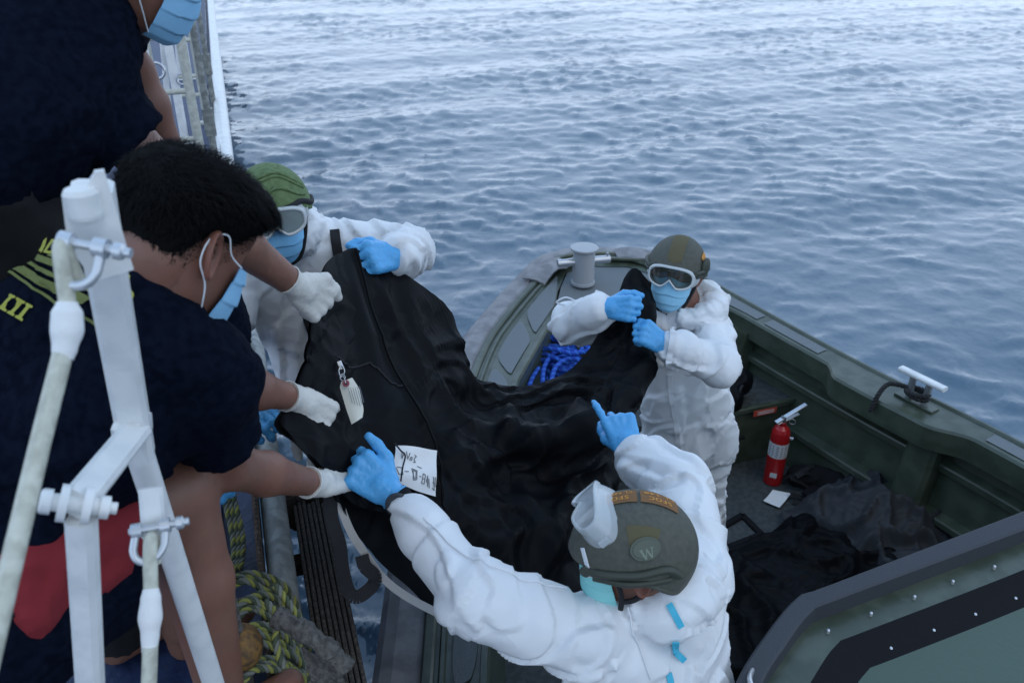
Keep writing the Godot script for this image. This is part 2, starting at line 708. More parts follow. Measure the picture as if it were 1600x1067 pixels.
# ---------------------------------------------------------------- boat
var M := {}
func make_materials() -> void:
	var g1 := mottle("green_paint", Color(0.046, 0.060, 0.040), Color(0.072, 0.088, 0.063), 3, 0.012, 5)
	M.green = textured(mat(0.06, 0.1, 0.07, 0.30), g1, normal_tex("fine", 11, 0.05, 3, 2.0), 1.1, 0.12)
	M.green_light = M.green
	var g3 := mottle("deck_grey", Color(0.15, 0.17, 0.18), Color(0.21, 0.23, 0.24), 8, 0.2, 4)
	M.nonskid = textured(mat(0.14, 0.16, 0.17, 0.85), g3, normal_tex("grit", 13, 0.22, 2, 5.0), 2.2, 0.7)
	var g4 := mottle("floor_grey", Color(0.038, 0.045, 0.047), Color(0.058, 0.067, 0.068), 9, 0.03, 6)
	M.floor = textured(mat(0.07, 0.08, 0.08, 0.75), g4, normal_tex("grit", 13, 0.22, 2, 5.0), 1.5, 0.4)
	var g5 := mottle("rubber_grey", Color(0.20, 0.195, 0.20), Color(0.29, 0.28, 0.285), 10, 0.012, 6)
	M.collar = textured(mat(0.2, 0.2, 0.22, 0.7), g5, normal_tex("fine", 11, 0.05, 3, 2.0), 1.0, 0.3)
	M.black = textured(mat(0.012, 0.012, 0.014, 0.55), null, normal_tex("fine", 11, 0.05, 3, 2.0), 2.0, 0.3)
	M.black.metallic_specular = 0.2
	M.black.roughness = 0.8
	M.edge = textured(mat(0.030, 0.034, 0.042, 0.65), null, normal_tex("grit", 13, 0.22, 2, 5.0), 2.2, 0.25)
	M.metal = textured(mat(0.55, 0.56, 0.58, 0.35, 0.85), null, normal_tex("fine", 11, 0.05, 3, 2.0), 3.0, 0.2)
	M.alu = textured(mat(0.42, 0.43, 0.44, 0.5, 0.25), null, normal_tex("fine", 11, 0.05, 3, 2.0), 3.0, 0.2)
	M.bolt = mat(0.6, 0.6, 0.6, 0.3, 0.6)
	var g6 := mottle("white_paint", Color(0.66, 0.67, 0.66), Color(0.78, 0.78, 0.76), 12, 0.01, 6, 0.2, 0.6)
	M.white = textured(mat(0.75, 0.75, 0.74, 0.38), g6, normal_tex("orange_peel", 14, 0.03, 4, 3.0), 2.0, 0.35)
	M.red = textured(mat(0.42, 0.012, 0.014, 0.28), null, null, 1.0)
	M.label_white = mat(0.62, 0.62, 0.62, 0.6)
	M.paper = textured(mat(0.8, 0.8, 0.79, 0.8), null, normal_tex("crumple", 15, 0.008, 3, 10.0), 3.0, 0.5)
	var g7 := mottle("ship_blue", Color(0.012, 0.026, 0.075), Color(0.022, 0.042, 0.11), 16, 0.01, 6)
	M.blue = textured(mat(0.02, 0.04, 0.1, 0.55), g7, normal_tex("orange_peel", 14, 0.03, 4, 3.0), 1.5, 0.5)
	var g8 := mottle("ledge_grey", Color(0.17, 0.18, 0.17), Color(0.30, 0.31, 0.29), 17, 0.014, 6)
	M.ledge = textured(mat(0.3, 0.3, 0.29, 0.6), g8, normal_tex("orange_peel", 14, 0.03, 4, 3.0), 2.5, 0.6)
	var g9 := mottle("rust", Color(0.035, 0.022, 0.016), Color(0.16, 0.10, 0.065), 18, 0.03, 5, 0.45, 0.75)
	M.rust = textured(mat(0.08, 0.05, 0.03, 0.9), g9, normal_tex("rough", 19, 0.03, 5, 12.0), 5.0, 1.0)
	var g10 := mottle("timber", Color(0.030, 0.024, 0.020), Color(0.085, 0.068, 0.055), 20, 0.03, 5, 0.35, 0.7)
	M.timber = textured(mat(0.06, 0.05, 0.04, 0.85), g10, normal_tex("rough", 19, 0.03, 5, 12.0), 5.0, 0.8)
	var g11 := mottle("canvas", Color(0.055, 0.050, 0.045), Color(0.13, 0.12, 0.11), 21, 0.02, 6)
	M.canvas = textured(mat(0.15, 0.14, 0.13, 0.95), g11, normal_tex("rough", 19, 0.03, 5, 12.0), 6.0, 1.0)
	M.cream = textured(mat(0.5, 0.5, 0.42, 0.4), mottle("cream_paint", Color(0.42, 0.42, 0.36), Color(0.56, 0.56, 0.49), 22, 0.02, 5), normal_tex("orange_peel", 14, 0.03, 4, 3.0), 2.0, 0.4)
	M.rope = vcol(mat(1, 1, 1, 0.75))
	M.sheath = textured(mat(0.55, 0.54, 0.44, 0.45), mottle("sheath", Color(0.42, 0.41, 0.33), Color(0.6, 0.6, 0.5), 23, 0.02, 5), normal_tex("fine", 11, 0.05, 3, 2.0), 4.0, 0.3)
	M.sleeve_white = textured(mat(0.78, 0.78, 0.76, 0.5), null, normal_tex("orange_peel", 14, 0.03, 4, 3.0), 4.0, 0.5)

func build_boat() -> void:
	var b := thing("patrol_boat", "dark green metal patrol boat with grey non-skid decks lying alongside the ship", "boat", V(0.9, -0.25, -2.8))
	var port := smooth_path([V(-0.34, 0.72, 0.2), V(-0.38, 0.72, -0.8), V(-0.40, 0.72, -1.73), V(-0.42, 0.72, -2.5), V(-0.38, 0.72, -3.2), V(-0.28, 0.72, -3.9), V(-0.13, 0.74, -4.35), V(0.12, 0.78, -4.92)], 5)
	var bow := [V(0.12, 0.78, -4.92), V(0.20, 0.79, -5.04), V(0.35, 0.80, -5.12), V(0.58, 0.80, -5.15), V(0.82, 0.80, -5.11), V(0.96, 0.79, -5.04), V(1.03, 0.78, -4.96)]
	var star := smooth_path([V(1.03, 0.78, -4.96), V(1.29, 0.74, -4.61), V(1.60, 0.725, -4.06), V(1.89, 0.72, -3.56), V(2.25, 0.72, -2.98), V(2.62, 0.72, -2.2), V(2.8, 0.72, -1.2), V(2.85, 0.72, 0.2)], 5)
	var rim := port + bow.slice(1) + star.slice(1)
	# hull skin below the rim
	var mb := MB.new()
	var low := []
	var mid := []
	var cen := V(1.2, 0, -2.0)
	for q in rim:
		var d: Vector3 = cen - q
		d.y = 0
		mid.append(V(q.x, 0.45, q.z) + d * 0.015)
		low.append(V(q.x, -0.55, q.z) + d * 0.13)
	var top := []
	for q in rim:
		top.append(q + V(0, -0.06, 0))
	strip(mb, top, mid)
	strip(mb, mid, low)
	obj("hull", mb, M.green, b)
	# grey rubber collar round port side and bow
	mb = MB.new()
	var pb := port + bow.slice(1)
	sweep(mb, pb, [[0.02, -0.16], [-0.015, -0.14], [-0.035, -0.09], [-0.035, -0.04], [-0.01, -0.008], [0.03, 0.006], [0.10, 0.008], [0.118, 0.0], [0.122, -0.02]], 1.0)
	obj("rubber_collar", mb, M.collar, b)
	mb = MB.new()
	sweep(mb, star, [[0.02, -0.16], [-0.015, -0.14], [-0.02, -0.04], [-0.008, 0.0], [0.0, 0.012], [0.012, 0.012], [0.022, 0.002]], 1.0)
	obj("rub_rail", mb, M.green, b)
	# raised light green lip inside the collar
	mb = MB.new()
	sweep(mb, pb, [[0.120, -0.02], [0.120, 0.012], [0.126, 0.020], [0.150, 0.020], [0.158, 0.012], [0.16, 0.0], [0.172, 0.0], [0.178, 0.010], [0.19, 0.010], [0.196, -0.004], [0.21, -0.004]], 1.0)
	obj("deck_lip", mb, M.green_light, b)
	# port side deck
	var inn := [V(-0.04, 0.72, 0.2), V(-0.07, 0.72, -0.9), V(-0.09, 0.72, -1.8), V(-0.07, 0.72, -2.7), V(-0.03, 0.72, -3.2), V(0.02, 0.72, -3.55), V(0.13, 0.72, -3.92), V(0.25, 0.725, -4.30)]
	var ol := offset_line(port, 0.205)
	mb = MB.new()
	var oi := []
	for k in ol.size():
		var t := float(k) / (ol.size() - 1) * (inn.size() - 1)
		var j := mini(int(t), inn.size() - 2)
		oi.append((inn[j] as Vector3).lerp(inn[j + 1], t - j))
	var drop := V(0, -0.006, 0)
	var ol2 := []
	for q in ol:
		ol2.append(q + drop)
	strip(mb, ol2, oi, false)
	obj("side_deck", mb, M.green_light, b)
	# grey non-skid pads on the port side deck: each a rounded panel
	for seg in [[0.70, 0.845], [0.865, 0.99], [0.50, 0.68], [0.28, 0.48]]:
		mb = MB.new()
		var A := []
		var B := []
		for k in 41:
			var kk := 0.5 - 0.5 * cos(PI * k / 40.0)
			var t: float = lerpf(seg[0], seg[1], kk)
			var e := absf(kk - 0.5) * 2.0
			var rr := maxf(0.0, (e - 0.80) / 0.20)
			var pin := 0.22 * (1.0 - sqrt(maxf(0.0, 1.0 - rr * rr)))
			var q0: Vector3 = line_at(ol2, t)
			var q1: Vector3 = line_at(oi, t)
			A.append(q0.lerp(q1, 0.10 + pin) + V(0, 0.006, 0))
			B.append(q0.lerp(q1, 0.80 - pin) + V(0, 0.006, 0))
		strip(mb, A, B, false)
		obj("non_skid_pad", mb, M.nonskid, b)
	# coaming below the inner edge
	mb = MB.new()
	var lo1 := []
	for q in oi:
		lo1.append(q + V(0.05, -0.72, 0.0))
	strip(mb, oi, lo1, false)
	obj("port_wall", mb, M.green, b)
	mb = MB.new()
	sweep(mb, oi, [[-0.012, -0.005], [-0.008, 0.008], [0.012, 0.008], [0.02, -0.005], [0.02, -0.05]], 1.0)
	obj("coaming_edge", mb, M.green_light, b)
	# foredeck: between the bow rim and the forward edge of the well
	mb = MB.new()
	var fd := [V(0.25, 0.725, -4.30), V(0.30, 0.74, -4.62), V(0.36, 0.755, -4.86), V(0.46, 0.765, -4.93), V(0.74, 0.765, -4.92), V(0.86, 0.755, -4.82), V(1.05, 0.74, -4.56), V(1.16, 0.73, -4.40), V(1.0, 0.725, -4.34), V(0.6, 0.725, -4.32)]
	mb.slab(fd, V(0, -0.012, 0))
	obj("foredeck", mb, M.nonskid, b)
	mb = MB.new()
	var ring := []
	for q in [V(0.12, 0.775, -4.80), V(0.30, 0.79, -4.99), V(0.58, 0.795, -5.02), V(0.84, 0.79, -4.98), V(1.02, 0.775, -4.82), V(1.12, 0.75, -4.62)]:
		ring.append(q)
	var ring2 := [V(0.22, 0.728, -4.32), V(0.34, 0.758, -4.80), V(0.46, 0.768, -4.89), V(0.74, 0.768, -4.88), V(0.88, 0.758, -4.78), V(1.10, 0.735, -4.50)]
	strip(mb, ring, ring2, false)
	obj("foredeck_margin", mb, M.green_light, b)
	mb = MB.new()
	mb.beam(V(0.23, 0.70, -4.305), V(1.2, 0.70, -4.33), 0.03, 0.06, Vector3.UP, 0.008)
	obj("foredeck_edge", mb, M.green_light, b)
	# starboard gunwale deck with its wider cleat pad
	var sx := []
	var si := []
	var rs := resample(star, 0.03)
	var soff := offset_line(rs, 1.0)
	for k in rs.size():
		var q: Vector3 = rs[k]
		var z := q.z
		var w := 0.125 + 0.085 * smoothstep(-3.80, -3.68, z) * (1.0 - smoothstep(-3.28, -3.10, z)) + 0.05 * smoothstep(-4.3, -4.7, z)
		var nrm: Vector3 = (soff[k] - q)
		sx.append(q + nrm * 0.015 + V(0, 0.001, 0))
		si.append(q + nrm * w + V(0, -0.008, 0))
	mb = MB.new()
	strip(mb, sx, si, false)
	var si2 := []
	var si3 := []
	for k in si.size():
		var nrm: Vector3 = (soff[k] - rs[k])
		si2.append(si[k] + nrm * 0.01 + V(0, -0.012, 0))
		si3.append(si[k] + nrm * 0.012 + V(0, -0.12, 0))
	strip(mb, si, si2, false)
	obj("gunwale_deck", mb, M.green_light, b)
	mb = MB.new()
	strip(mb, si2, si3, false)
	var si4 := []
	for k in si.size():
		var nrm: Vector3 = (soff[k] - rs[k])
		si4.append(rs[k] + nrm * 0.05 + V(0, -0.16, 0))
	strip(mb, si3, si4, false)
	obj("gunwale_flange", mb, M.green, b)
	for zz in [[-4.75, -4.25], [-4.22, -3.86], [-3.10, -2.6], [-2.57, -2.0]]:
		mb = MB.new()
		var A := []
		var B := []
		for k in rs.size():
			if rs[k].z > zz[0] and rs[k].z < zz[1]:
				A.append(sx[k].lerp(si[k], 0.2) + V(0, 0.004, 0))
				B.append(sx[k].lerp(si[k], 0.82) + V(0, 0.004, 0))
		strip(mb, A, B, false)
		obj("non_skid_pad", mb, M.nonskid, b)
	# starboard inner wall, stringers and ribs
	mb = MB.new()
	var w0 := []
	var w1 := []
	for k in rs.size():
		var nrm: Vector3 = (soff[k] - rs[k])
		w0.append(rs[k] + nrm * 0.045 + V(0, -0.14, 0))
		w1.append(V(rs[k].x, 0, rs[k].z) + nrm * 0.16)
	strip(mb, w0, w1, false)
	obj("starboard_wall", mb, M.green, b)
	for hh in [0.47, 0.22]:
		mb = MB.new()
		var L := []
		for k in range(0, rs.size(), 4):
			var nrm: Vector3 = (soff[k] - rs[k])
			var u: float = lerpf(0.16, 0.045, hh / 0.58)
			L.append(V(rs[k].x, hh, rs[k].z) + nrm * (u - 0.005))
		sweep(mb, L, [[0.0, 0.03], [0.045, 0.018], [0.05, 0.01], [0.05, -0.018], [0.0, -0.03]], 1.0)
		obj("stringer", mb, M.green, b)
	for zz in [-4.35, -3.27, -2.1, -1.0]:
		var kk := 0
		for k in rs.size():
			if absf(rs[k].z - zz) < absf(rs[kk].z - zz):
				kk = k
		var nrm: Vector3 = (soff[kk] - rs[kk])
		mb = MB.new()
		mb.beam(V(rs[kk].x, 0.0, rs[kk].z) + nrm * 0.19, rs[kk] + nrm * 0.11 + V(0, -0.10, 0), 0.15, 0.12, nrm, 0.02)
		obj("rib", mb, M.green, b)
	# floor and bow platform
	mb = MB.new()
	mb.slab([V(-0.06, 0, 0.2), V(-0.06, 0, -3.2), V(0.1, 0, -3.8), V(0.3, 0, -4.4), V(1.2, 0, -4.5), V(1.75, 0, -3.75), V(2.3, 0, -2.8), V(2.7, 0, -1.8), V(2.75, 0, 0.2)], V(0, -0.03, 0))
	obj("floor", mb, M.floor, b)
	mb = MB.new()
	mb.slab([V(0.03, 0.37, -3.52), V(1.02, 0.37, -3.72), V(1.62, 0.37, -3.93), V(1.42, 0.37, -4.3), V(1.15, 0.37, -4.5), V(0.3, 0.37, -4.45), V(0.12, 0.37, -3.95)], V(0, -0.02, 0))
	obj("bow_platform", mb, M.floor, b)
	mb = MB.new()
	mb.beam(V(0.04, 0.175, -3.55), V(1.03, 0.175, -3.745), 0.02, 0.35, Vector3.UP, 0.003)
	mb.beam(V(1.03, 0.175, -3.745), V(1.64, 0.175, -3.955), 0.02, 0.35, Vector3.UP, 0.003)
	obj("platform_front", mb, M.green, b)
	mb = MB.new()
	mb.beam(V(1.0, 0.362, -3.722), V(1.62, 0.362, -3.934), 0.03, 0.035, Vector3.UP, 0.006)
	obj("platform_edge", mb, M.green_light, b)
	mb = MB.new()
	mb.beam(V(1.33, 0.338, -3.815), V(1.47, 0.338, -3.863), 0.004, 0.036, Vector3.UP, 0.001)
	obj("warning_label", mb, mat(0.5, 0.07, 0.04, 0.5), b, "small orange-red printed label on the platform edge")
	mb = MB.new()
	for k in 3:
		mb.beam(V(1.355, 0.345 - k * 0.008, -3.8225), V(1.455, 0.345 - k * 0.008, -3.8568), 0.0046, 0.003, Vector3.UP, 0.0005)
	obj("label_print", mb, M.label_white, b)
	# bulkhead under the foredeck
	mb = MB.new()
	mb.slab([V(0.25, 0.68, -4.36), V(1.2, 0.68, -4.40), V(1.2, 0.37, -4.42), V(0.27, 0.37, -4.38)], V(0, 0, -0.02))
	obj("bow_bulkhead", mb, M.green, b)
	# bitt on the foredeck with its cross bar
	var bp := pl(911, 440, 0.77)
	mb = MB.new()
	mb.lathe(bp, Vector3.UP, [[0.072, -0.01], [0.072, 0.006], [0.068, 0.008], [0.066, 0.20], [0.070, 0.206], [0.084, 0.214], [0.085, 0.224], [0.081, 0.228], [0.0, 0.230]], 32)
	var bt := obj("mooring_bitt", mb, M.alu, b, "pale metal mooring bitt with a cross bar on the foredeck")
	mb = MB.new()
	var bd := V(0.97, 0, -0.23).normalized()
	mb.tube([bp + bd * -0.165 + V(0, 0.135, 0), bp + bd * 0.165 + V(0, 0.135, 0)], 0.024, 16)
	mb.lathe(bp + bd * 0.15 + V(0, 0.155, 0), Vector3.UP, [[0.008, 0.0], [0.008, 0.02], [0.0, 0.024]], 8)
	obj("cross_bar", mb, M.metal, bt)
	# fairleads left and right of the bitt: pale green plates with rubber chafe mats over the rim
	for f in [[V(0.26, 0.80, -4.80), V(0.44, 0.80, -4.93)], [V(0.60, 0.80, -4.96), V(0.86, 0.80, -4.93)]]:
		mb = MB.new()
		mb.beam(f[0], f[1], 0.07, 0.02, Vector3.UP, 0.005)
		obj("fairlead_plate", mb, M.green_light, b)
	mb = MB.new()
	drape(mb, [V(0.06, 0.80, -4.64), V(0.22, 0.83, -4.85), V(0.30, 0.815, -4.93)], [V(0.20, 0.775, -4.60), V(0.27, 0.82, -4.68), V(0.37, 0.80, -4.83)], 0.008, 3)
	obj("chafe_mat", mb, M.collar, b)
	mb = MB.new()
	drape(mb, [V(0.66, 0.83, -5.03), V(0.8, 0.85, -5.02), V(0.98, 0.82, -4.93)], [V(0.68, 0.80, -4.93), V(0.84, 0.82, -4.90), V(0.98, 0.79, -4.82)], 0.008, 4)
	obj("chafe_mat", mb, M.collar, b)
	# cleat on the starboard gunwale with a dark line belayed on it
	var c0 := pl(1408, 575, 0.85)
	var c1 := pl(1478, 609, 0.85)
	mb = MB.new()
	var cd := (c1 - c0).normalized()
	mb.beam(c0, c1, 0.042, 0.022, Vector3.UP, 0.006)
	var cl := obj("cleat", mb, M.white, b, "white horned cleat on the starboard gunwale")
	for t in [0.32, 0.68]:
		mb = MB.new()
		var q := c0.lerp(c1, t)
		mb.tube([q, V(q.x, 0.715, q.z)], 0.017, 12)
		obj("cleat_post", mb, M.metal, cl)
	mb = MB.new()
	mb.box(V((c0.x + c1.x) * 0.5, 0.722, (c0.z + c1.z) * 0.5), V(0.06, 0.012, 0.2), atan2(cd.x, cd.z), 0.003)
	obj("cleat_base", mb, M.green, cl)
	var side := V(-cd.z, 0, cd.x)
	if side.x > 0:
		side = -side
	var ln := []
	var q0 := c0.lerp(c1, 0.32) + V(0, -0.075, 0)
	var q1 := c0.lerp(c1, 0.68) + V(0, -0.075, 0)
	for k in 26:
		var t := k / 25.0 * TAU * 2.0
		var mm := q0.lerp(q1, 0.5 - 0.5 * cos(t) * 1.25)
		ln.append(mm + side * (sin(t * 1.0) * 0.035 + 0.01) + V(0, 0.014 * sin(t * 0.5) - 0.008 + 0.012 * k / 25.0, 0))
	ln.append(c0 + side * 0.06 + V(0, -0.07, 0))
	ln.append(c0 + side * 0.13 + V(0, -0.11, 0))
	ln.append(c0 + side * 0.16 + V(0, -0.2, 0))
	var lt := thing("mooring_line", "short dark line belayed in figure eights on the white cleat", "rope", V(q0.x, 0.72, q0.z))
	obj("line", rope(resample(smooth_path(ln, 5), 0.006), 0.012, 0.05, [Color(0.012, 0.012, 0.014), Color(0.02, 0.02, 0.022), Color(0.014, 0.014, 0.016)]), M.rope, lt)
	# floor hatch: black frame with a sunken lid
	var hq := [pl(1105, 840, 0.0), pl(1160, 808, 0.0), pl(1190, 838, 0.0), pl(1128, 862, 0.0)]
	mb = MB.new()
	for k in 4:
		mb.beam(hq[k] + V(0, 0.012, 0), hq[(k + 1) % 4] + V(0, 0.012, 0), 0.035, 0.022, Vector3.UP, 0.006)
	var hf := obj("hatch_frame", mb, M.black, b)
	mb = MB.new()
	mb.slab([hq[0] + V(0, 0.006, 0), hq[1] + V(0, 0.006, 0), hq[2] + V(0, 0.006, 0), hq[3] + V(0, 0.006, 0)], V(0, -0.004, 0))
	obj("hatch_lid", mb, M.floor, hf)
	# console: roof panels and rubber edged front coaming
	build_console(b)

func line_at(L: Array, t: float) -> Vector3:
	var u := clampf(t, 0.0, 1.0) * (L.size() - 1)
	var j := mini(int(u), L.size() - 2)
	return (L[j] as Vector3).lerp(L[j + 1], u - j)

# thin limp sheet between two edge lines, given thickness
func drape(mb: MB, A: Array, B: Array, th: float, seed_: int) -> void:
	var a := smooth_path(A, 6)
	var b := smooth_path(B, 6)
	var f := FastNoiseLite.new()
	f.seed = seed_
	f.frequency = 6.0
	var cols := a.size()
	for s in 2:
		var p := PackedVector3Array()
		for r in 7:
			for q in cols:
				var o: Vector3 = (a[q] as Vector3).lerp(b[q], r / 6.0)
				o.y += f.get_noise_3dv(o) * 0.02 - th * s
				p.append(o)
		mb.grid(p, 7, cols, false, s == 0)

func build_console(b: Node3D) -> void:
	var Y := 1.30
	# top edge line from the rounded corner forward and across the boat
	var outer := [pl(1128, 1150, Y), pl(1150, 1067, Y), pl(1192, 998, Y), pl(1246, 934, Y), pl(1300, 913, Y), pl(1600, 799, Y), pl(1900, 685, Y)]
	var inner := [pl(1172, 1150, Y), pl(1192, 1067, Y), pl(1226, 1012, Y), pl(1268, 957, Y), pl(1318, 934, Y), pl(1600, 829, Y), pl(1900, 714, Y)]
	for k in outer.size():
		outer[k].y = Y
		inner[k].y = Y
	var mb := MB.new()
	var so := smooth_path(outer, 5)
	var si := smooth_path(inner, 5)
	var lift := []
	var lift2 := []
	var lowo := []
	var lowi := []
	for k in so.size():
		lift.append((so[k] as Vector3).lerp(si[k], 0.12) + V(0, 0.006, 0))
		lift2.append((so[k] as Vector3).lerp(si[k], 0.88) + V(0, 0.004, 0))
		lowo.append(so[k] + V(0, -0.06, 0))
		lowi.append(si[k] + V(0, -0.05, 0))
	strip(mb, lowo, so)
	strip(mb, so, lift)
	strip(mb, lift, lift2)
	strip(mb, lift2, si)
	strip(mb, si, lowi)
	obj("coaming_cap", mb, M.edge, b, "dark grey rubber edged coaming along the console front")
	# outer face of the console down to the floor
	mb = MB.new()
	var fo := []
	for k in so.size():
		fo.append(V(so[k].x, 0.0, so[k].z) + V(0.06, 0, 0.06))
	strip(mb, lowo, fo)
	obj("console_wall", mb, M.green, b)
	# inner slope with bolts
	mb = MB.new()
	var dn := []
	for k in si.size():
		dn.append(pl_in(si[k], 0.075, 0.05))
	strip(mb, lowi, dn)
	obj("console_slope", mb, M.green, b)
	mb = MB.new()
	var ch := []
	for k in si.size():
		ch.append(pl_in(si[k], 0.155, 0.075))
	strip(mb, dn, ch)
	obj("console_shadow_band", mb, M.black, b)  # shadow of the raised frame put in as a black strip
	mb = MB.new()
	var rf := []
	for k in si.size():
		rf.append(V(lerpf(0.9, 3.1, float(k) / (si.size() - 1)), Y - 0.06, -0.15 - 0.75 * float(k) / (si.size() - 1)))
	strip(mb, ch, rf)
	obj("console_roof", mb, M.console, b)
	for q in [[1225, 1015], [1295, 985], [1362, 958], [1430, 932], [1490, 908], [1555, 885], [1618, 862]]:
		mb = MB.new()
		mb.lathe(pl(q[0], q[1], Y - 0.042), Vector3.UP, [[0.0042, -0.01], [0.0042, 0.001], [0.003, 0.003], [0.0, 0.0036]], 10)
		obj("bolt", mb, M.bolt, b)
	for q in [[1252, 1066], [1323, 1040], [1393, 1013], [1460, 985], [1525, 960], [1588, 935]]:
		mb = MB.new()
		mb.lathe(pl(q[0], q[1], Y - 0.068), Vector3.UP, [[0.0042, -0.01], [0.0042, 0.001], [0.003, 0.003], [0.0, 0.0036]], 10)
		obj("bolt", mb, M.bolt, b)
	# grab handle at the corner
	mb = MB.new()
	mb.tube(smooth_path([pl(1180, 1040, Y - 0.02), pl(1172, 1062, Y + 0.03), pl(1186, 1090, Y + 0.03), pl(1196, 1100, Y - 0.02)], 6), 0.006, 10)
	obj("grab_handle", mb, M.metal, b)

func pl_in(p: Vector3, d: float, dropped: float) -> Vector3:
	var c := V(1.9, 0, -0.2)
	var e := V(c.x - p.x, 0, c.z - p.z)
	e = e.normalized()
	return p + e * d + V(0, -dropped, 0)

# ---------------------------------------------------------------- ship: u outboard from the deck edge, s forward along it
const SO := Vector3(-0.62, 0, -1.6)
const SF := Vector3(-0.316, 0, -0.949)
const SU := Vector3(0.949, 0, -0.316)
const DECK := 1.30
func sh(u: float, y: float, s: float) -> Vector3:
	return SO + SU * u + SF * s + Vector3(0, y, 0)

func bar(u: float, y: float, s0: float, s1: float, w: float, h: float, ch := 0.006) -> MB:
	var mb := MB.new()
	mb.beam(sh(u, y, s0), sh(u, y, s1), w, h, Vector3.UP, ch)
	return mb

func build_ship() -> void:
	var b := thing("ship", "blue decked ship side with grey pipe edge and dark timber fender", "ship", sh(-1.0, -0.25, 0.0))
	var mb := MB.new()
	mb.slab([sh(-0.12, DECK, -3.0), sh(-0.12, DECK, 22.0), sh(-5.0, DECK, 22.0), sh(-5.0, DECK, -3.0)], V(0, -0.02, 0))
	obj("deck", mb, M.blue, b)
	mb = MB.new()
	mb.slab([sh(-0.02, DECK - 0.06, -3.0), sh(-0.02, DECK - 0.06, 22.0), sh(-0.14, -0.6, 22.0), sh(-0.14, -0.6, -3.0)], SU * -0.012)
	obj("hull_side", mb, M.blue, b)
	mb = MB.new()
	mb.slab([sh(-0.12, DECK - 0.05, -3.0), sh(-0.12, DECK - 0.05, 22.0), sh(-0.02, DECK - 0.05, 22.0), sh(-0.02, DECK - 0.05, -3.0)], V(0, -0.012, 0))
	obj("waterway", mb, M.blue, b)
	obj("toe_bar", bar(-0.026, DECK - 0.012, -3.0, 2.4, 0.016, 0.07), M.rust, b, "rusty flat bar along the deck edge")
	mb = MB.new()
	var pp := []
	for k in 60:
		pp.append(sh(0.022, DECK - 0.03, -3.0 + k * 0.0915))
	mb.tube(pp, 0.036, 20)
	obj("edge_pipe", mb, M.ledge, b, "scuffed grey pipe running along the deck edge")
	# timber fender: grooved boards outside the pipe
	for k in 8:
		mb = MB.new()
		mb.beam(sh(0.080 + k * 0.0135, 1.175 - k * 0.002, -2.6), sh(0.080 + k * 0.0135, 1.175 - k * 0.002, 0.34 + 0.01 * (k % 3)), 0.0105, 0.11 + 0.004 * (k % 2), Vector3.UP, 0.003)
		obj("fender_slat", mb, M.timber, b)
	mb = MB.new()
	mb.beam(sh(0.127, 1.10, -2.6), sh(0.127, 1.10, 0.33), 0.10, 0.08, Vector3.UP, 0.006)
	obj("fender_backing", mb, M.timber, b)
	mb = MB.new()
	mb.beam(sh(0.105, 1.19, 0.36), sh(0.105, 1.16, 0.50), 0.13, 0.13, Vector3.UP, 0.03)
	obj("fender_block", mb, M.timber, b)
	for s in [-2.2, -1.3, -0.5, 0.2, 0.45]:
		mb = MB.new()
		mb.beam(sh(0.05, 1.1, s), sh(0.05, 1.1, s + 0.05), 0.12, 0.04)
		obj("fender_bracket", mb, M.rust, b)
	# bulwark further forward with a white capping
	mb = MB.new()
	mb.slab([sh(-0.035, DECK - 0.04, 2.6), sh(-0.035, DECK - 0.04, 22.0), sh(-0.035, DECK + 0.10, 22.0), sh(-0.035, DECK + 0.10, 2.6)], SU * -0.02)
	obj("bulwark", mb, M.blue, b)
	mb = MB.new()
	var cap := []
	for k in 40:
		cap.append(sh(-0.012, DECK + 0.12, 2.6 + k * 0.5))
	mb.tube(cap, 0.05, 18)
	obj("bulwark_cap", mb, M.white, b)
	# far rail: white posts with raked braces and cream pipe ladder frames
	for e in [[-0.28, 2.5], [-0.28, 4.6], [-0.28, 7.2]]:
		stanchion_far(e[0], e[1])
	for e in [[-0.13, 3.2], [-0.13, 5.2]]:
		ladder_frame(e[0], e[1])
	# deck locker in blue behind the crew
	var lk := thing("deck_locker", "dark blue metal locker standing on the ship deck behind the crew", "locker", sh(-1.35, DECK, 1.7))
	mb = MB.new()
	mb.beam(sh(-1.35, DECK + 0.275, 1.2), sh(-1.35, DECK + 0.275, 2.4), 0.6, 0.55, Vector3.UP, 0.02)
	obj("body", mb, M.blue, lk)
	mb = MB.new()
	mb.beam(sh(-1.35, DECK + 0.57, 1.17), sh(-1.35, DECK + 0.57, 2.43), 0.64, 0.04, Vector3.UP, 0.012)
	obj("lid", mb, M.blue, lk)

var far_n := 0
func stanchion_far(u: float, s: float) -> void:
	var labels := ["white braced rail post at the start of the ship's forward rail", "second white braced rail post along the ship's forward rail", "third white braced rail post along the ship's forward rail"]
	var t := thing("rail_post", labels[far_n % 3], "rail post", sh(u, DECK, s), "white posts of the forward rail")
	far_n += 1
	var mb := MB.new()
	mb.beam(sh(u, DECK, s), sh(u + 0.01, DECK + 1.1, s), 0.055, 0.055, SF, 0.008)
	obj("post", mb, M.white, t)
	mb = MB.new()
	mb.beam(sh(u - 0.10, DECK, s + 0.12), sh(u - 0.02, DECK + 0.75, s + 0.02), 0.04, 0.04, SF, 0.006)
	obj("brace", mb, M.white, t)
	mb = MB.new()
	mb.beam(sh(u - 0.12, DECK + 0.006, s), sh(u + 0.08, DECK + 0.006, s), 0.14, 0.012)
	obj("base_plate", mb, M.white, t)
	for y in [0.45, 0.85]:
		mb = MB.new()
		var ring := []
		for k in 20:
			var a := TAU * k / 20.0
			ring.append(sh(u + 0.055 + cos(a) * 0.035, DECK + y + sin(a) * 0.035, s - 0.035))
		mb.tube(ring, 0.007, 8, true)
		obj("shackle_ring", mb, M.metal, t)

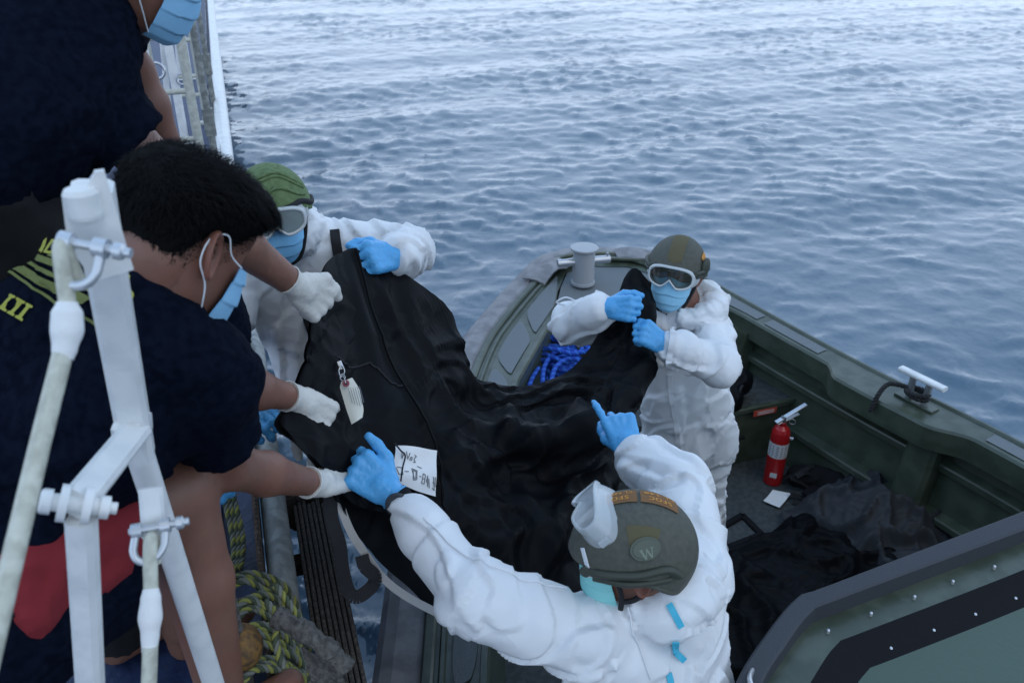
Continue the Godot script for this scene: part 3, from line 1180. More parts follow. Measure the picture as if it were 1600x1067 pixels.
var lad_n := 0
func ladder_frame(u: float, s: float) -> void:
	var labels := ["cream painted pipe frame with short rungs at the ship's edge", "farther cream painted pipe frame with short rungs at the ship's edge"]
	var t := thing("pipe_frame", labels[lad_n % 2], "rail", sh(u, DECK, s), "cream pipe frames of the forward rail")
	lad_n += 1
	var mb := MB.new()
	mb.tube([sh(u, DECK, s), sh(u, DECK + 0.95, s), sh(u - 0.02, DECK + 1.02, s)], 0.026, 14)
	obj("upright", mb, M.cream, t)
	mb = MB.new()
	mb.tube([sh(u - 0.17, DECK, s), sh(u - 0.17, DECK + 1.0, s)], 0.018, 12)
	obj("upright", mb, M.cream, t)
	for y in [0.22, 0.36, 0.62, 0.9]:
		mb = MB.new()
		mb.tube([sh(u - 0.18, DECK + y, s), sh(u, DECK + y, s)], 0.016, 12)
		obj("rung", mb, M.cream, t)
	mb = MB.new()
	mb.lathe(sh(u, DECK, s), Vector3.UP, [[0.06, 0.0], [0.06, 0.015], [0.03, 0.02], [0.03, 0.05], [0.0, 0.05]], 20)
	obj("foot", mb, M.cream, t)
	mb = MB.new()
	mb.tube([sh(u + 0.07, DECK + 0.05, s + 0.1), sh(u + 0.07, DECK + 1.0, s + 0.1)], 0.02, 12)
	mb.beam(sh(u + 0.07, DECK + 0.35, s + 0.1), sh(u + 0.07, DECK + 0.5, s + 0.1), 0.06, 0.06, SF, 0.01)
	obj("socket_pipe", mb, M.ledge, t)

# ---------------------------------------------------------------- people
var nz := {}
func make_noises() -> void:
	var f := FastNoiseLite.new()
	f.seed = 41
	f.frequency = 6.0
	f.fractal_type = FastNoiseLite.FRACTAL_RIDGED
	f.fractal_octaves = 2
	nz.fold = f
	f = FastNoiseLite.new()
	f.seed = 42
	f.noise_type = FastNoiseLite.TYPE_CELLULAR
	f.cellular_return_type = FastNoiseLite.RETURN_DISTANCE
	f.frequency = 7.5
	f.fractal_type = FastNoiseLite.FRACTAL_NONE
	f.domain_warp_enabled = true
	f.domain_warp_amplitude = 0.05
	f.domain_warp_frequency = 4.0
	nz.cell = f
	f = FastNoiseLite.new()
	f.seed = 43
	f.frequency = 14.0
	f.fractal_octaves = 2
	nz.fine = f
	f = FastNoiseLite.new()
	f.seed = 44
	f.frequency = 5.0
	f.fractal_octaves = 2
	nz.soft = f
	f = FastNoiseLite.new()
	f.seed = 45
	f.frequency = 1.0
	f.fractal_type = FastNoiseLite.FRACTAL_NONE
	nz.one = f

func tint(m: int, p: Vector3, _n: Vector3) -> Color:
	if m == 1:                                             # brown skin, a little uneven
		var k: float = nz.fine.get_noise_3dv(p * 2.0) * 0.10 + nz.soft.get_noise_3dv(p) * 0.10
		var r: float = nz.soft.get_noise_3dv(p * 1.7 + Vector3(5, 5, 5)) * 0.14
		return Color(0.20 * (1 + k + r * 0.5), 0.092 * (1 + k - r * 0.3), 0.062 * (1 + k - r * 0.4))
	if m == 2:                                             # lighter skin
		var k: float = nz.fine.get_noise_3dv(p * 2.0) * 0.10
		return Color(0.33 * (1 + k), 0.19 * (1 + k), 0.14 * (1 + k))
	return Color.WHITE

func lapped(n: float) -> float:                            # a long slope, then a steep drop: one fold lapping the next
	var s := fposmod(n, 1.0)
	return s / 0.91 if s < 0.91 else (1.0 - s) / 0.09

func ruffle(m: int, p: Vector3, n: Vector3, b: Array) -> float:
	var d: Vector3 = (b[1] - b[0])
	var L := d.length()
	d = d / maxf(L, 1e-5)
	if m == 1:                                             # crisp non-woven overall
		var s := Vector3(d.y, d.z, d.x)
		var di := (d + s * 0.7).normalized()               # folds slant across the limb
		var q := p - di * (p.dot(di) * 0.72)
		var dj := (s - d * s.dot(d) + d * 0.35).normalized()
		var e := p - dj * (p.dot(dj) * 0.70)
		var v := lapped(nz.one.get_noise_3dv(q * 3.4 + Vector3(3, 9, 1)) * 2.0) * 0.014
		v += lapped(nz.one.get_noise_3dv(e * 4.2 + Vector3(13, 2, 7)) * 1.6) * 0.009
		v += crease(q, 6.0, Vector3(1, 2, 3)) * 0.004
		v += nz.one.get_noise_3dv(p * 2.4) * 0.004
		return v - 0.006
	if m == 2:                                             # cotton shirt
		var q := p - d * (p.dot(d) * 0.5)
		return nz.fold.get_noise_3dv(q * 0.9) * 0.006 + nz.soft.get_noise_3dv(p * 1.3) * 0.006 + nz.fold.get_noise_3dv(p * 2.2) * 0.0022 + lapped(nz.one.get_noise_3dv(q * 3.6) * 2.2) * 0.006 - 0.003
	if m == 3:                                             # thin glove
		var q := p + d * (p.dot(d) * 1.4)
		return nz.fine.get_noise_3dv(q * 3.2) * 0.0012 + crease(q, 45.0, Vector3(1, 1, 1)) * 0.0009
	if m == 4:                                             # shorts, loose
		return nz.fold.get_noise_3dv(p * 0.9) * 0.008 + nz.soft.get_noise_3dv(p * 1.5) * 0.006 + lapped(nz.one.get_noise_3dv((p - d * (p.dot(d) * 0.6)) * 5.0) * 2.2) * 0.009
	return 0.0

func frame(c: Vector3, fwd: Vector3, up: Vector3) -> Transform3D:     # x = the person's left, y = up, z = forward
	var z := fwd.normalized()
	var x := up.cross(z).normalized()
	return Transform3D(Basis(x, z.cross(x), z), c)

const HT := [[-0.128, 0.050, 0.010, 0.006], [-0.122, 0.074, -0.01, 0.022], [-0.108, 0.088, -0.03, 0.040], [-0.085, 0.089, -0.052, 0.054], [-0.055, 0.090, -0.07, 0.064], [-0.02, 0.090, -0.086, 0.070], [0.01, 0.087, -0.096, 0.073], [0.03, 0.088, -0.101, 0.075], [0.055, 0.092, -0.103, 0.076], [0.08, 0.084, -0.096, 0.070], [0.10, 0.063, -0.077, 0.055], [0.112, 0.038, -0.05, 0.034], [0.118, 0.0, -0.006, 0.001]]
func head_pt(y: float, th: float, off := 0.0) -> Vector3:
	var k := 0
	while k < HT.size() - 2 and y > HT[k + 1][0]:
		k += 1
	var t := clampf((y - HT[k][0]) / (HT[k + 1][0] - HT[k][0]), 0.0, 1.0)
	var zf := lerpf(HT[k][1], HT[k + 1][1], t) + off
	var zb := lerpf(HT[k][2], HT[k + 1][2], t) - off
	var w := lerpf(HT[k][3], HT[k + 1][3], t) + off
	var c := cos(th)
	var s := sin(th)
	var x := w * signf(s) * pow(absf(s), 0.9)
	var z := (zf if c > 0.0 else -zb) * signf(c) * pow(absf(c), 0.85)
	if c > 0.0 and off < 0.002:
		var g := exp(-pow(x / 0.013, 2.0))
		if y < 0.03 and y > -0.045:
			var h := (0.03 - y) / 0.06 if y > -0.03 else (y + 0.045) / 0.015
			z += 0.024 * g * clampf(h, 0.0, 1.0)
		z -= 0.010 * exp(-pow((absf(x) - 0.032) / 0.016, 2.0) - pow((y - 0.02) / 0.013, 2.0))
		z += 0.005 * exp(-pow(x / 0.024, 2.0) - pow((y + 0.062) / 0.012, 2.0))
	return Vector3(x, y, z)

func add_head(mb: MB, T: Transform3D, skin: int, scale := 1.0) -> void:
	var p := PackedVector3Array()
	var rows := 40
	var cols := 48
	var cc := []
	for r in rows + 1:
		var y := -0.005 - 0.1225 * cos(PI * r / rows)
		for q in cols:
			var o := head_pt(y, TAU * q / cols)
			p.append(T * (o * scale))
	var b0 := mb.v.size()
	mb.grid(p, rows + 1, cols, true, false)
	for k in range(b0, mb.v.size()):
		mb.c[k] = tint(skin, mb.v[k], Vector3.UP)
	for s in [-1.0, 1.0]:
		var b1 := mb.v.size()
		var e := PackedVector3Array()
		var n := 28
		var prof := [[0.05, 0.004], [0.35, 0.003], [0.62, 0.006], [0.8, 0.013], [0.92, 0.015], [1.0, 0.012], [1.0, 0.006], [0.86, -0.002], [0.6, -0.012]]
		for r in prof.size():
			for q in n:
				var a := TAU * q / n
				var rr: float = prof[r][0]
				var ez := -0.021 * cos(a) * rr * (1.0 + 0.25 * sin(a))
				var ey := 0.036 * sin(a) * rr
				var ex: float = 0.072 + prof[r][1] * 1.15 - ez * 0.62
				e.append(T * (Vector3(s * ex, ey - 0.004, ez - 0.018 - ey * 0.25) * scale))
		mb.grid(e, prof.size(), n, true, s > 0)
		for k in range(b1, mb.v.size()):
			mb.c[k] = tint(skin, mb.v[k], Vector3.UP) * Color(1.08, 0.95, 0.95)

func add_mask(person: Node3D, T: Transform3D, color: Color, label := "") -> void:
	var m := mat(color.r, color.g, color.b, 0.85)
	m.backlight_enabled = true
	m.backlight = Color(color.r, color.g, color.b) * 0.25
	textured(m, null, normal_tex("crumple", 15, 0.008, 3, 10.0), 5.0, 0.35)
	var mb := MB.new()
	for side in 2:
		var p := PackedVector3Array()
		for r in 49:
			for q in 33:
				var u := (q / 32.0 - 0.5) * 2.0
				var v := r / 48.0
				var y := lerpf(-0.124, 0.006 + 0.014 * exp(-u * u * 14.0), v)
				y += 0.010 * (v - 0.5) * -absf(u)
				var pleat := 0.0055 * (1.0 - fposmod(v * 3.6 + 0.12 * u * u, 1.0)) * (1.0 - u * u * 0.8)
				var off := 0.0065 + 0.012 * (1.0 - u * u) * sin(clampf(v, 0.0, 1.0) * PI) + pleat - 0.0012 * side
				p.append(T * head_pt(y, u * 1.18, off + 0.004))
		mb.grid(p, 49, 33, false, side == 1)
	var mk := obj("face_mask", mb, m, person, label)
	for s in [-1.0, 1.0]:
		mb = MB.new()
		var lp := [head_pt(0.002, 1.17 * s, 0.012), Vector3(0.083 * s, 0.010, 0.012), Vector3(0.086 * s, 0.032, -0.012), Vector3(0.088 * s, 0.016, -0.040), Vector3(0.084 * s, -0.02, -0.036), Vector3(0.076 * s, -0.05, 0.0), head_pt(-0.108, 1.17 * s, 0.012)]
		var w := []
		for q in smooth_path(lp, 6):
			w.append(T * q)
		mb.tube(w, 0.0014, 6)
		obj("ear_loop", mb, M.elastic, mk)

# ---------------------------------------------------------------- helmet
const HC := Vector3(0, 0.016, -0.010)
const HR := Vector3(0.110, 0.128, 0.134)
func helm_ab(a: float, b: float, off := 0.0) -> Vector3:      # a over the crown from front to back, b to the left
	return HC + Vector3((HR.x + off) * sin(b), (HR.y + off) * cos(b) * sin(a), (HR.z + off) * cos(b) * cos(a))

func helm_tp(th: float, ph: float, off := 0.0) -> Vector3:
	return HC + Vector3((HR.x + off) * cos(ph) * sin(th), (HR.y + off) * sin(ph), (HR.z + off) * cos(ph) * cos(th))

func rim_y(th: float) -> float:
	var c := cos(th)
	var y := lerpf(0.012, 0.052, smoothstep(0.1, 0.75, c))
	y = lerpf(y, -0.062, smoothstep(0.05, 0.75, -c))
	return y

func add_helmet(person: Node3D, T: Transform3D, m: Material, label: String) -> MeshInstance3D:
	var mb := MB.new()
	var cols := 64
	for side in 2:
		var p := PackedVector3Array()
		var off := 0.0 if side == 0 else -0.009
		for r in 25:
			for q in cols:
				var th := TAU * q / cols
				var p0 := asin(clampf((rim_y(th) - HC.y) / HR.y, -0.99, 0.99))
				var ph := lerpf(p0, PI * 0.5, r / 24.0)
				p.append(T * helm_tp(th, ph, off))
		mb.grid(p, 25, cols, true, side == 1)
	var rim := []
	for q in cols:
		var th := TAU * q / cols
		var p0 := asin(clampf((rim_y(th) - HC.y) / HR.y, -0.99, 0.99))
		rim.append(T * helm_tp(th, p0, -0.004))
	mb.tube(rim, 0.0062, 8, true)
	var h := obj("helmet", mb, m, person, label)
	return h

func helm_patch(called: String, T: Transform3D, parent: Node3D, m: Material, a0: float, a1: float, b0: float, b1: float, off: float, label := "", round_ := 0.0) -> MeshInstance3D:
	var mb := MB.new()
	for side in 2:
		var p := PackedVector3Array()
		for r in 15:
			for q in 15:
				var u := r / 14.0
				var v := q / 14.0
				var sq := 1.0
				if round_ > 0.0:
					var e := maxf(0.0, absf(u - 0.5) * 2.0 - (1.0 - round_)) / round_
					sq = sqrt(maxf(0.0, 1.0 - e * e))
				p.append(T * helm_ab(deg_to_rad(lerpf(a0, a1, u)), deg_to_rad(lerpf(b0, b1, 0.5 + (v - 0.5) * sq)), off if side == 0 else -0.001))
		mb.grid(p, 15, 15, false, side == 0)
	var rim := []
	for k in 15:
		pass
	return obj(called, mb, m, parent, label)

# flat lettering, cut small and laid on a surface: kind 0 helmet by (a, b) angles, kind 1 plane, kind 2 body surface
func glyphs(text: String, font: String, bold := true) -> Array:
	var tm := TextMesh.new()
	var f := SystemFont.new()
	f.font_names = PackedStringArray([font])
	f.font_weight = 700 if bold else 400
	tm.font = f
	tm.text = text
	tm.font_size = 64
	tm.pixel_size = 1.0 / 64.0
	tm.depth = 0.0
	tm.curve_step = 3.0
	var arr := tm.surface_get_arrays(0) if tm.get_surface_count() > 0 else []
	if arr.is_empty():
		return []
	var vs: PackedVector3Array = arr[Mesh.ARRAY_VERTEX]
	var out := []
	var ix = arr[Mesh.ARRAY_INDEX]
	var n: int = ix.size() if ix != null and ix.size() > 0 else vs.size()
	for k in range(0, n, 3):
		var t := []
		for j in 3:
			var q: int = ix[k + j] if ix != null and ix.size() > 0 else k + j
			t.append(Vector2(vs[q].x, vs[q].y))
		out.append(t)
	return out

func cut_small(tris: Array, lim: float) -> Array:
	var out := []
	var todo := tris.duplicate()
	while todo.size() > 0:
		var t: Array = todo.pop_back()
		var a: float = t[0].distance_to(t[1])
		var b: float = t[1].distance_to(t[2])
		var c: float = t[2].distance_to(t[0])
		var m := maxf(a, maxf(b, c))
		if m <= lim or out.size() > 6000:
			out.append(t)
		elif m == a:
			var h: Vector2 = (t[0] + t[1]) * 0.5
			todo.append([t[0], h, t[2]])
			todo.append([h, t[1], t[2]])
		elif m == b:
			var h: Vector2 = (t[1] + t[2]) * 0.5
			todo.append([t[1], h, t[0]])
			todo.append([h, t[2], t[0]])
		else:
			var h: Vector2 = (t[2] + t[0]) * 0.5
			todo.append([t[2], h, t[1]])
			todo.append([h, t[0], t[1]])
	return out

func lay_flat(mb: MB, tris: Array, o: Vector3, x: Vector3, y: Vector3) -> void:     # on a plane
	var n := x.cross(y).normalized()
	for t in tris:
		mb.face([o + x * t[0].x + y * t[0].y, o + x * t[1].x + y * t[1].y, o + x * t[2].x + y * t[2].y], n)

# on a body: pushes every corner along n until it meets the surface
func lay_on_body(mb: MB, tris: Array, o: Vector3, x: Vector3, y: Vector3, n: Vector3, bones: Array, k: float, mode: int, lift: float) -> void:
	for t in tris:
		var w := []
		for j in 3:
			var p: Vector3 = o + x * t[j].x + y * t[j].y + n * 0.25
			for s in 40:
				var d := field_d(p, bones, k)
				if absf(d) < 0.0006:
					break
				p -= n * d * 0.85
			var e := 0.004
			var d0 := field_d(p, bones, k)
			var g := Vector3(field_d(p + Vector3(e, 0, 0), bones, k) - d0, field_d(p + Vector3(0, e, 0), bones, k) - d0, field_d(p + Vector3(0, 0, e), bones, k) - d0).normalized()
			var bi := 0
			var bd := 9.0
			for q in bones.size():
				var dd := bone_d(p, bones[q])
				if dd < bd:
					bd = dd
					bi = q
			w.append(p + g * (ruffle(mode, p, g, bones[bi]) + lift))
		mb.face(w, n)

# ---------------------------------------------------------------- goggles in head space, centre c, tilted by basis B
func goggle_out(t: float, grow: float) -> Vector2:
	var c := cos(t)
	var s := sin(t)
	var x := (0.082 + grow) * signf(c) * pow(absf(c), 0.72)
	var y := (0.040 + grow) * signf(s) * pow(absf(s), 0.72)
	if y < 0.0:
		y += 0.030 * exp(-pow(x / 0.017, 2.0))
	return Vector2(x, y)

func add_goggles(person: Node3D, T: Transform3D, G: Transform3D, fm: Material, lm: Material, label: String, strap := true) -> void:
	var TT := T * G
	var mb := MB.new()
	var n := 56
	var prof := [[-0.006, 0.030, 0.0], [-0.004, 0.034, 0.0], [0.0, 0.035, 0.0], [0.003, 0.032, 0.0], [0.004, 0.024, 0.1], [0.002, 0.019, 0.2], [0.006, 0.012, 0.5], [0.010, 0.0, 0.8], [0.012, -0.012, 1.0], [0.014, -0.014, 1.0]]
	var p := PackedVector3Array()
	for e in prof:
		for q in n:
			var o := goggle_out(TAU * q / n, e[0])
			p.append(TT * Vector3(o.x, o.y, e[1] - o.x * o.x * (3.4 + 3.0 * e[2])))
	mb.grid(p, prof.size(), n, true, false)
	p = PackedVector3Array()
	for e in [[-0.006, 0.030, 0.0], [-0.008, 0.02, 0.2], [-0.004, 0.012, 0.5], [0.0, 0.0, 0.8], [0.004, -0.012, 1.0]]:
		for q in n:
			var o := goggle_out(TAU * q / n, e[0] - 0.002)
			p.append(TT * Vector3(o.x, o.y, e[1] - o.x * o.x * (3.4 + 3.0 * e[2])))
	mb.grid(p, 5, n, true, true)
	for s in [-1.0, 1.0]:                                  # little vents and strap lugs
		var q := Vector3(0.09 * s, 0.0, -0.012 - 0.008 * 3.4)
		mb.beam(TT * (q + Vector3(0, -0.012, 0)), TT * (q + Vector3(0, 0.012, 0)), 0.010, 0.016, TT.basis.z, 0.003)
	var g := obj("goggles", mb, fm, person, label)
	mb = MB.new()
	p = PackedVector3Array()
	for r in 9:
		for q in n:
			var o := goggle_out(TAU * q / n, -0.004) * (r / 8.0)
			p.append(TT * Vector3(o.x, o.y, 0.0305 - o.x * o.x * 3.4))
	mb.grid(p, 9, n, true, true)
	obj("lens", mb, lm, g)

# ---------------------------------------------------------------- gloved hand
# w wrist, k a point the middle knuckle points at, back = which way the back of the hand looks, left = thumb side
func hand_bones(w: Vector3, k: Vector3, back: Vector3, left: bool, curl: Array, thumb: Array, sc := 1.0) -> Array:
	var y := (k - w).normalized()
	var z := (back - y * back.dot(y)).normalized()
	var x := y.cross(z) * (1.0 if left else -1.0)          # towards the thumb
	# fingers: lateral place, length, radius
	var out := []
	var fin := [[0.032, 0.074, 0.0088], [0.011, 0.082, 0.0090], [-0.010, 0.077, 0.0087], [-0.030, 0.060, 0.0078]]
	for f in 4:
		var lx: float = fin[f][0] * sc
		var base := w + y * (0.018 * sc) + x * lx * 0.62
		var kn := w + y * ((0.092 - absf(fin[f][0] - 0.011) * 0.22) * sc) + x * lx + z * 0.003 * sc
		out.append([base - z * 0.003, kn - z * 0.004, 0.0165 * sc, 0.0135 * sc])
		var ang: float = 0.0
		var p := kn
		var c: float = curl[f]
		var part := [0.46, 0.30, 0.24]
		var bend := [0.85, 1.0, 0.7]
		var spread := x * (0.10 * (1.5 - f)) * (1.0 - minf(c, 1.0) * 0.7)
		var r: float = fin[f][2] * sc
		for s in 3:
			ang += c * bend[s]
			var d := (y * cos(ang) - z * sin(ang) + spread).normalized()
			var e: Vector3 = p + d * (fin[f][1] * part[s] * sc)
			out.append([p, e, r * (1.0 - 0.06 * s), r * (0.95 - 0.07 * s)])
			p = e
	# thumb leaves the side of the palm near the wrist
	var tp := w + y * 0.022 * sc + x * 0.022 * sc - z * 0.008 * sc
	var td: Vector3 = (x * thumb[0] + y * thumb[1] + z * thumb[2]).normalized()
	var te := tp + td * 0.046 * sc
	out.append([tp, te, 0.0165 * sc, 0.0125 * sc])
	var t2: Vector3 = (x * thumb[3] + y * thumb[4] + z * thumb[5]).normalized()
	var tf := te + t2 * 0.034 * sc
	out.append([te, tf, 0.0122 * sc, 0.0108 * sc])
	var t3 := (t2 * 1.6 + (t2 - td) * 0.8).normalized()
	out.append([tf, tf + t3 * 0.024 * sc, 0.0108 * sc, 0.0092 * sc])
	return out

func add_glove(person: Node3D, w: Vector3, k: Vector3, back: Vector3, left: bool, elbow: Vector3, curl: Array, thumb: Array, m: Material, label := "", sc := 1.08, cuff := 0.045) -> void:
	var mb := MB.new()
	var bn := hand_bones(w, k, back, left, curl, thumb, sc)
	var d := (elbow - w).normalized()
	bn.append([w + (k - w).normalized() * 0.03, w, 0.027, 0.0275])
	bn.append([w, w + d * cuff, 0.0285, 0.034, 1])
	sdf(mb, bn, 0.0042, 0.009, 3)
	var g := obj("glove", mb, m, person, label)
	mb = MB.new()                                          # rolled cuff edge
	var ring := []
	var x := d.cross(Vector3.UP).normalized()
	var y := d.cross(x)
	for q in 24:
		var a := TAU * q / 24
		ring.append(w + d * (cuff - 0.001) + (x * cos(a) + y * sin(a)) * 0.034)
	mb.tube(ring, 0.0022, 6, true)
	obj("cuff_roll", mb, m, g)

# ---------------------------------------------------------------- overall
func mixp(a: Vector3, b: Vector3, t: float) -> Vector3:
	return a.lerp(b, t)

func suit_bones(J: Dictionary, hood: Vector3, slim := 1.0) -> Array:
	var o := []
	var nk: Vector3 = J.neck
	var lh: Vector3 = J.lh
	var rh: Vector3 = J.rh
	var ls: Vector3 = J.ls
	var rs: Vector3 = J.rs
	var hip := (lh + rh) * 0.5
	var ch := mixp((ls + rs) * 0.5, hip, 0.35)
	# trunk: two columns and a middle one
	o.append([mixp(ls, nk, 0.42) + (hip - nk).normalized() * 0.06, mixp(mixp(ls, lh, 0.55), hip, 0.30), 0.105, 0.122])
	o.append([mixp(rs, nk, 0.42) + (hip - nk).normalized() * 0.06, mixp(mixp(rs, rh, 0.55), hip, 0.30), 0.105, 0.122])
	o.append([ch, hip, 0.125, 0.135])
	o.append([mixp(mixp(ls, lh, 0.55), hip, 0.30), lh, 0.122, 0.118])
	o.append([mixp(mixp(rs, rh, 0.55), hip, 0.30), rh, 0.122, 0.118])
	for e in o:
		e[2] *= slim
		e[3] *= slim
	# shoulders, arms
	for s in [["ls", "le", "lw"], ["rs", "re", "rw"]]:
		var a: Vector3 = J[s[0]]
		var b: Vector3 = J[s[1]]
		var c: Vector3 = J[s[2]]
		o.append([mixp(nk, a, 0.25), a, 0.062, 0.074])
		o.append([a, mixp(a, b, 0.5), 0.076, 0.074])
		o.append([mixp(a, b, 0.5), b, 0.074, 0.068])
		var c1 := mixp(b, c, 0.72)
		o.append([b, c1, 0.070, 0.058])
		o.append([c1, mixp(b, c, 0.93), 0.056, 0.040])
		o.append([mixp(b, c, 0.9), c, 0.040, 0.037, 1])
	# legs
	for s in [["lh", "lk", "la"], ["rh", "rk", "ra"]]:
		if J.has(s[1]):
			o.append([J[s[0]], J[s[1]], 0.108 * slim, 0.088 * slim])
			o.append([J[s[1]], J[s[2]], 0.088 * slim, 0.082 * slim, 1])
	# collar and the hood bunched round the neck
	var ax := (nk - hip).normalized()
	var x := ax.cross(hood).normalized()
	var y := x.cross(ax).normalized()
	var prev := Vector3.ZERO
	for k in 13:
		var t := TAU * k / 12.0
		var back := 0.5 + 0.5 * cos(t)
		var q := nk + ax * (0.030 + 0.02 * back) + (y * cos(t) * 0.082 + x * sin(t) * 0.088)
		if k > 0:
			o.append([prev, q, 0.026 + 0.024 * back, 0.026 + 0.024 * back])
		prev = q
	return o

func add_boots(person: Node3D, J: Dictionary, fwd: Vector3) -> void:
	for s in [["lk", "la"], ["rk", "ra"]]:
		if not J.has(s[1]):
			continue
		var a: Vector3 = J[s[1]]
		var f := Vector3(fwd.x, 0, fwd.z).normalized()
		var mb := MB.new()
		var g := a.y - 0.10
		sdf(mb, [[a + Vector3(0, 0.03, 0), a - Vector3(0, 0.05, 0), 0.058, 0.05], [a + Vector3(0, -0.055, 0) - f * 0.02, a + f * 0.15 - Vector3(0, 0.062, 0), 0.042, 0.036], [Vector3(a.x, g + 0.02, a.z) - f * 0.04, Vector3(a.x, g + 0.018, a.z) + f * 0.16, 0.03, 0.03]], 0.012, 0.03)
		obj("boot", mb, M.black, person)

func person_node(label: String, at: Vector3, group := "") -> Node3D:
	return thing("person", label, "person", at, group)

func glass(r: float, g: float, b: float, a: float, rough := 0.05) -> StandardMaterial3D:
	var m := mat(r, g, b, rough)
	m.transparency = BaseMaterial3D.TRANSPARENCY_ALPHA
	m.albedo_color.a = a
	return m

func people_materials() -> void:
	var suit := mottle("suit", Color(0.72, 0.735, 0.75), Color(0.80, 0.81, 0.82), 51, 0.006, 4)
	M.suit = textured(mat(0.78, 0.79, 0.8, 0.62), suit, normal_tex("crumple_suit", 58, 0.0045, 2, 20.0, true, 1024), 1.1, 0.38)
	M.suit.backlight_enabled = true
	M.suit.backlight = Color(0.16, 0.17, 0.18)
	M.skin = vcol(mat(1, 1, 1, 0.5))
	textured(M.skin, null, normal_tex("pores", 53, 0.12, 3, 2.0), 6.0, 0.7)
	M.skin.subsurf_scatter_enabled = true
	M.skin.subsurf_scatter_strength = 0.12
	M.navy = textured(mat(0.006, 0.009, 0.020, 0.95), mottle("navy", Color(0.0026, 0.0042, 0.0105), Color(0.0050, 0.0078, 0.017), 54, 0.02, 5), normal_tex("knit", 55, 0.25, 2, 3.0), 5.0, 0.3)
	M.navy.metallic_specular = 0.15
	M.blackcloth = textured(mat(0.003, 0.003, 0.004, 0.95), null, normal_tex("knit", 55, 0.25, 2, 3.0), 5.0, 0.4)
	M.glove_blue = textured(mat(0.085, 0.37, 0.70, 0.38), null, normal_tex("crease", 52, 0.007, 4, 9.0, true), 9.0, 0.4)
	M.glove_white = textured(mat(0.62, 0.60, 0.55, 0.5), null, normal_tex("crease", 52, 0.007, 4, 9.0, true), 9.0, 0.3)
	M.elastic = mat(0.72, 0.74, 0.76, 0.8)
	M.helmet = textured(mat(0.075, 0.078, 0.062, 0.75), mottle("helmet", Color(0.066, 0.070, 0.055), Color(0.088, 0.090, 0.073), 56, 0.03, 5), normal_tex("grit", 13, 0.22, 2, 5.0), 4.0, 0.25)
	M.helmet_green = textured(mat(0.10, 0.16, 0.06, 0.85), mottle("helmet_green", Color(0.085, 0.135, 0.05), Color(0.135, 0.20, 0.085), 57, 0.02, 5), normal_tex("crease", 52, 0.007, 4, 9.0, true), 4.0, 0.35)
	M.velcro = textured(mat(0.11, 0.095, 0.05, 0.95), null, normal_tex("knit", 55, 0.25, 2, 3.0), 8.0, 0.6)
	M.patch = textured(mat(0.20, 0.10, 0.04, 0.9), null, normal_tex("knit", 55, 0.25, 2, 3.0), 8.0, 0.5)
	M.patch_text = mat(0.55, 0.25, 0.05, 0.85)
	M.rail = textured(mat(0.045, 0.052, 0.038, 0.6), null, normal_tex("grit", 13, 0.22, 2, 5.0), 4.0, 0.2)
	M.goggle = mat(0.55, 0.58, 0.58, 0.35)
	M.goggle.backlight_enabled = true
	M.goggle.backlight = Color(0.3, 0.32, 0.32)
	M.goggle_clear = glass(0.75, 0.80, 0.82, 0.42, 0.25)
	M.lens_dark = glass(0.03, 0.04, 0.03, 0.55, 0.04)
	M.lens_pale = glass(0.30, 0.36, 0.36, 0.72, 0.12)
	M.lens_clear = glass(0.7, 0.75, 0.78, 0.35, 0.1)
	M.webbing = textured(mat(0.010, 0.010, 0.012, 0.8), null, normal_tex("knit", 55, 0.25, 2, 3.0), 8.0, 0.5)

func neck_bones(J: Dictionary, T: Transform3D) -> Array:
	return [[J.neck - (T.basis.y) * 0.06, T * Vector3(0, -0.06, -0.03), 0.062, 0.056], [T * Vector3(0, -0.08, -0.01), T * Vector3(0, 0.02, -0.03), 0.050, 0.055], [J.neck, T.origin, 0.055, 0.055]]

func chin_strap(person: Node3D, T: Transform3D) -> void:
	var mb := MB.new()
	for s in [-1.0, 1.0]:
		var path := []
		for q in smooth_path([Vector3(0.083 * s, 0.03, 0.03), Vector3(0.080 * s, -0.04, 0.03), Vector3(0.050 * s, -0.118, 0.055), Vector3(0.0, -0.142, 0.062)], 6):
			path.append(T * q)
		mb.tube(path, 0.006, 6)
		path = []
		for q in smooth_path([Vector3(0.085 * s, 0.0, -0.06), Vector3(0.080 * s, -0.045, 0.0), Vector3(0.078 * s, -0.05, 0.03)], 6):
			path.append(T * q)
		mb.tube(path, 0.006, 6)
	obj("chin_strap", mb, M.webbing, person)

func helm_rail(T: Transform3D, h: Node3D, m: Material) -> void:
	for s in [-1.0, 1.0]:
		var mb := MB.new()
		for off in [0.002, 0.0045]:
			var path := []
			for q in smooth_path([helm_tp(0.75 * s, 0.20, off), helm_tp(1.1 * s, 0.22, off + 0.003), helm_tp(1.6 * s, 0.18, off + 0.003), helm_tp(2.05 * s, 0.12, off + 0.002), helm_tp(2.25 * s, -0.12, off)], 6):
				path.append(T * q)
			mb.tube(path, 0.0085 if off < 0.004 else 0.006, 8)
		var path2 := []
		for q in smooth_path([helm_tp(0.9 * s, 0.10, 0.0), helm_tp(1.5 * s, 0.03, 0.002), helm_tp(2.1 * s, -0.10, 0.0)], 6):
			path2.append(T * q)
		mb.tube(path2, 0.007, 8)
		mb.lathe(T * helm_tp(0.78 * s, 0.2, 0.004), T.basis * Vector3(s * 0.8, 0.1, 0.5), [[0.012, 0.0], [0.011, 0.006], [0.0, 0.007]], 12)
		obj("side_rail", mb, m, h)

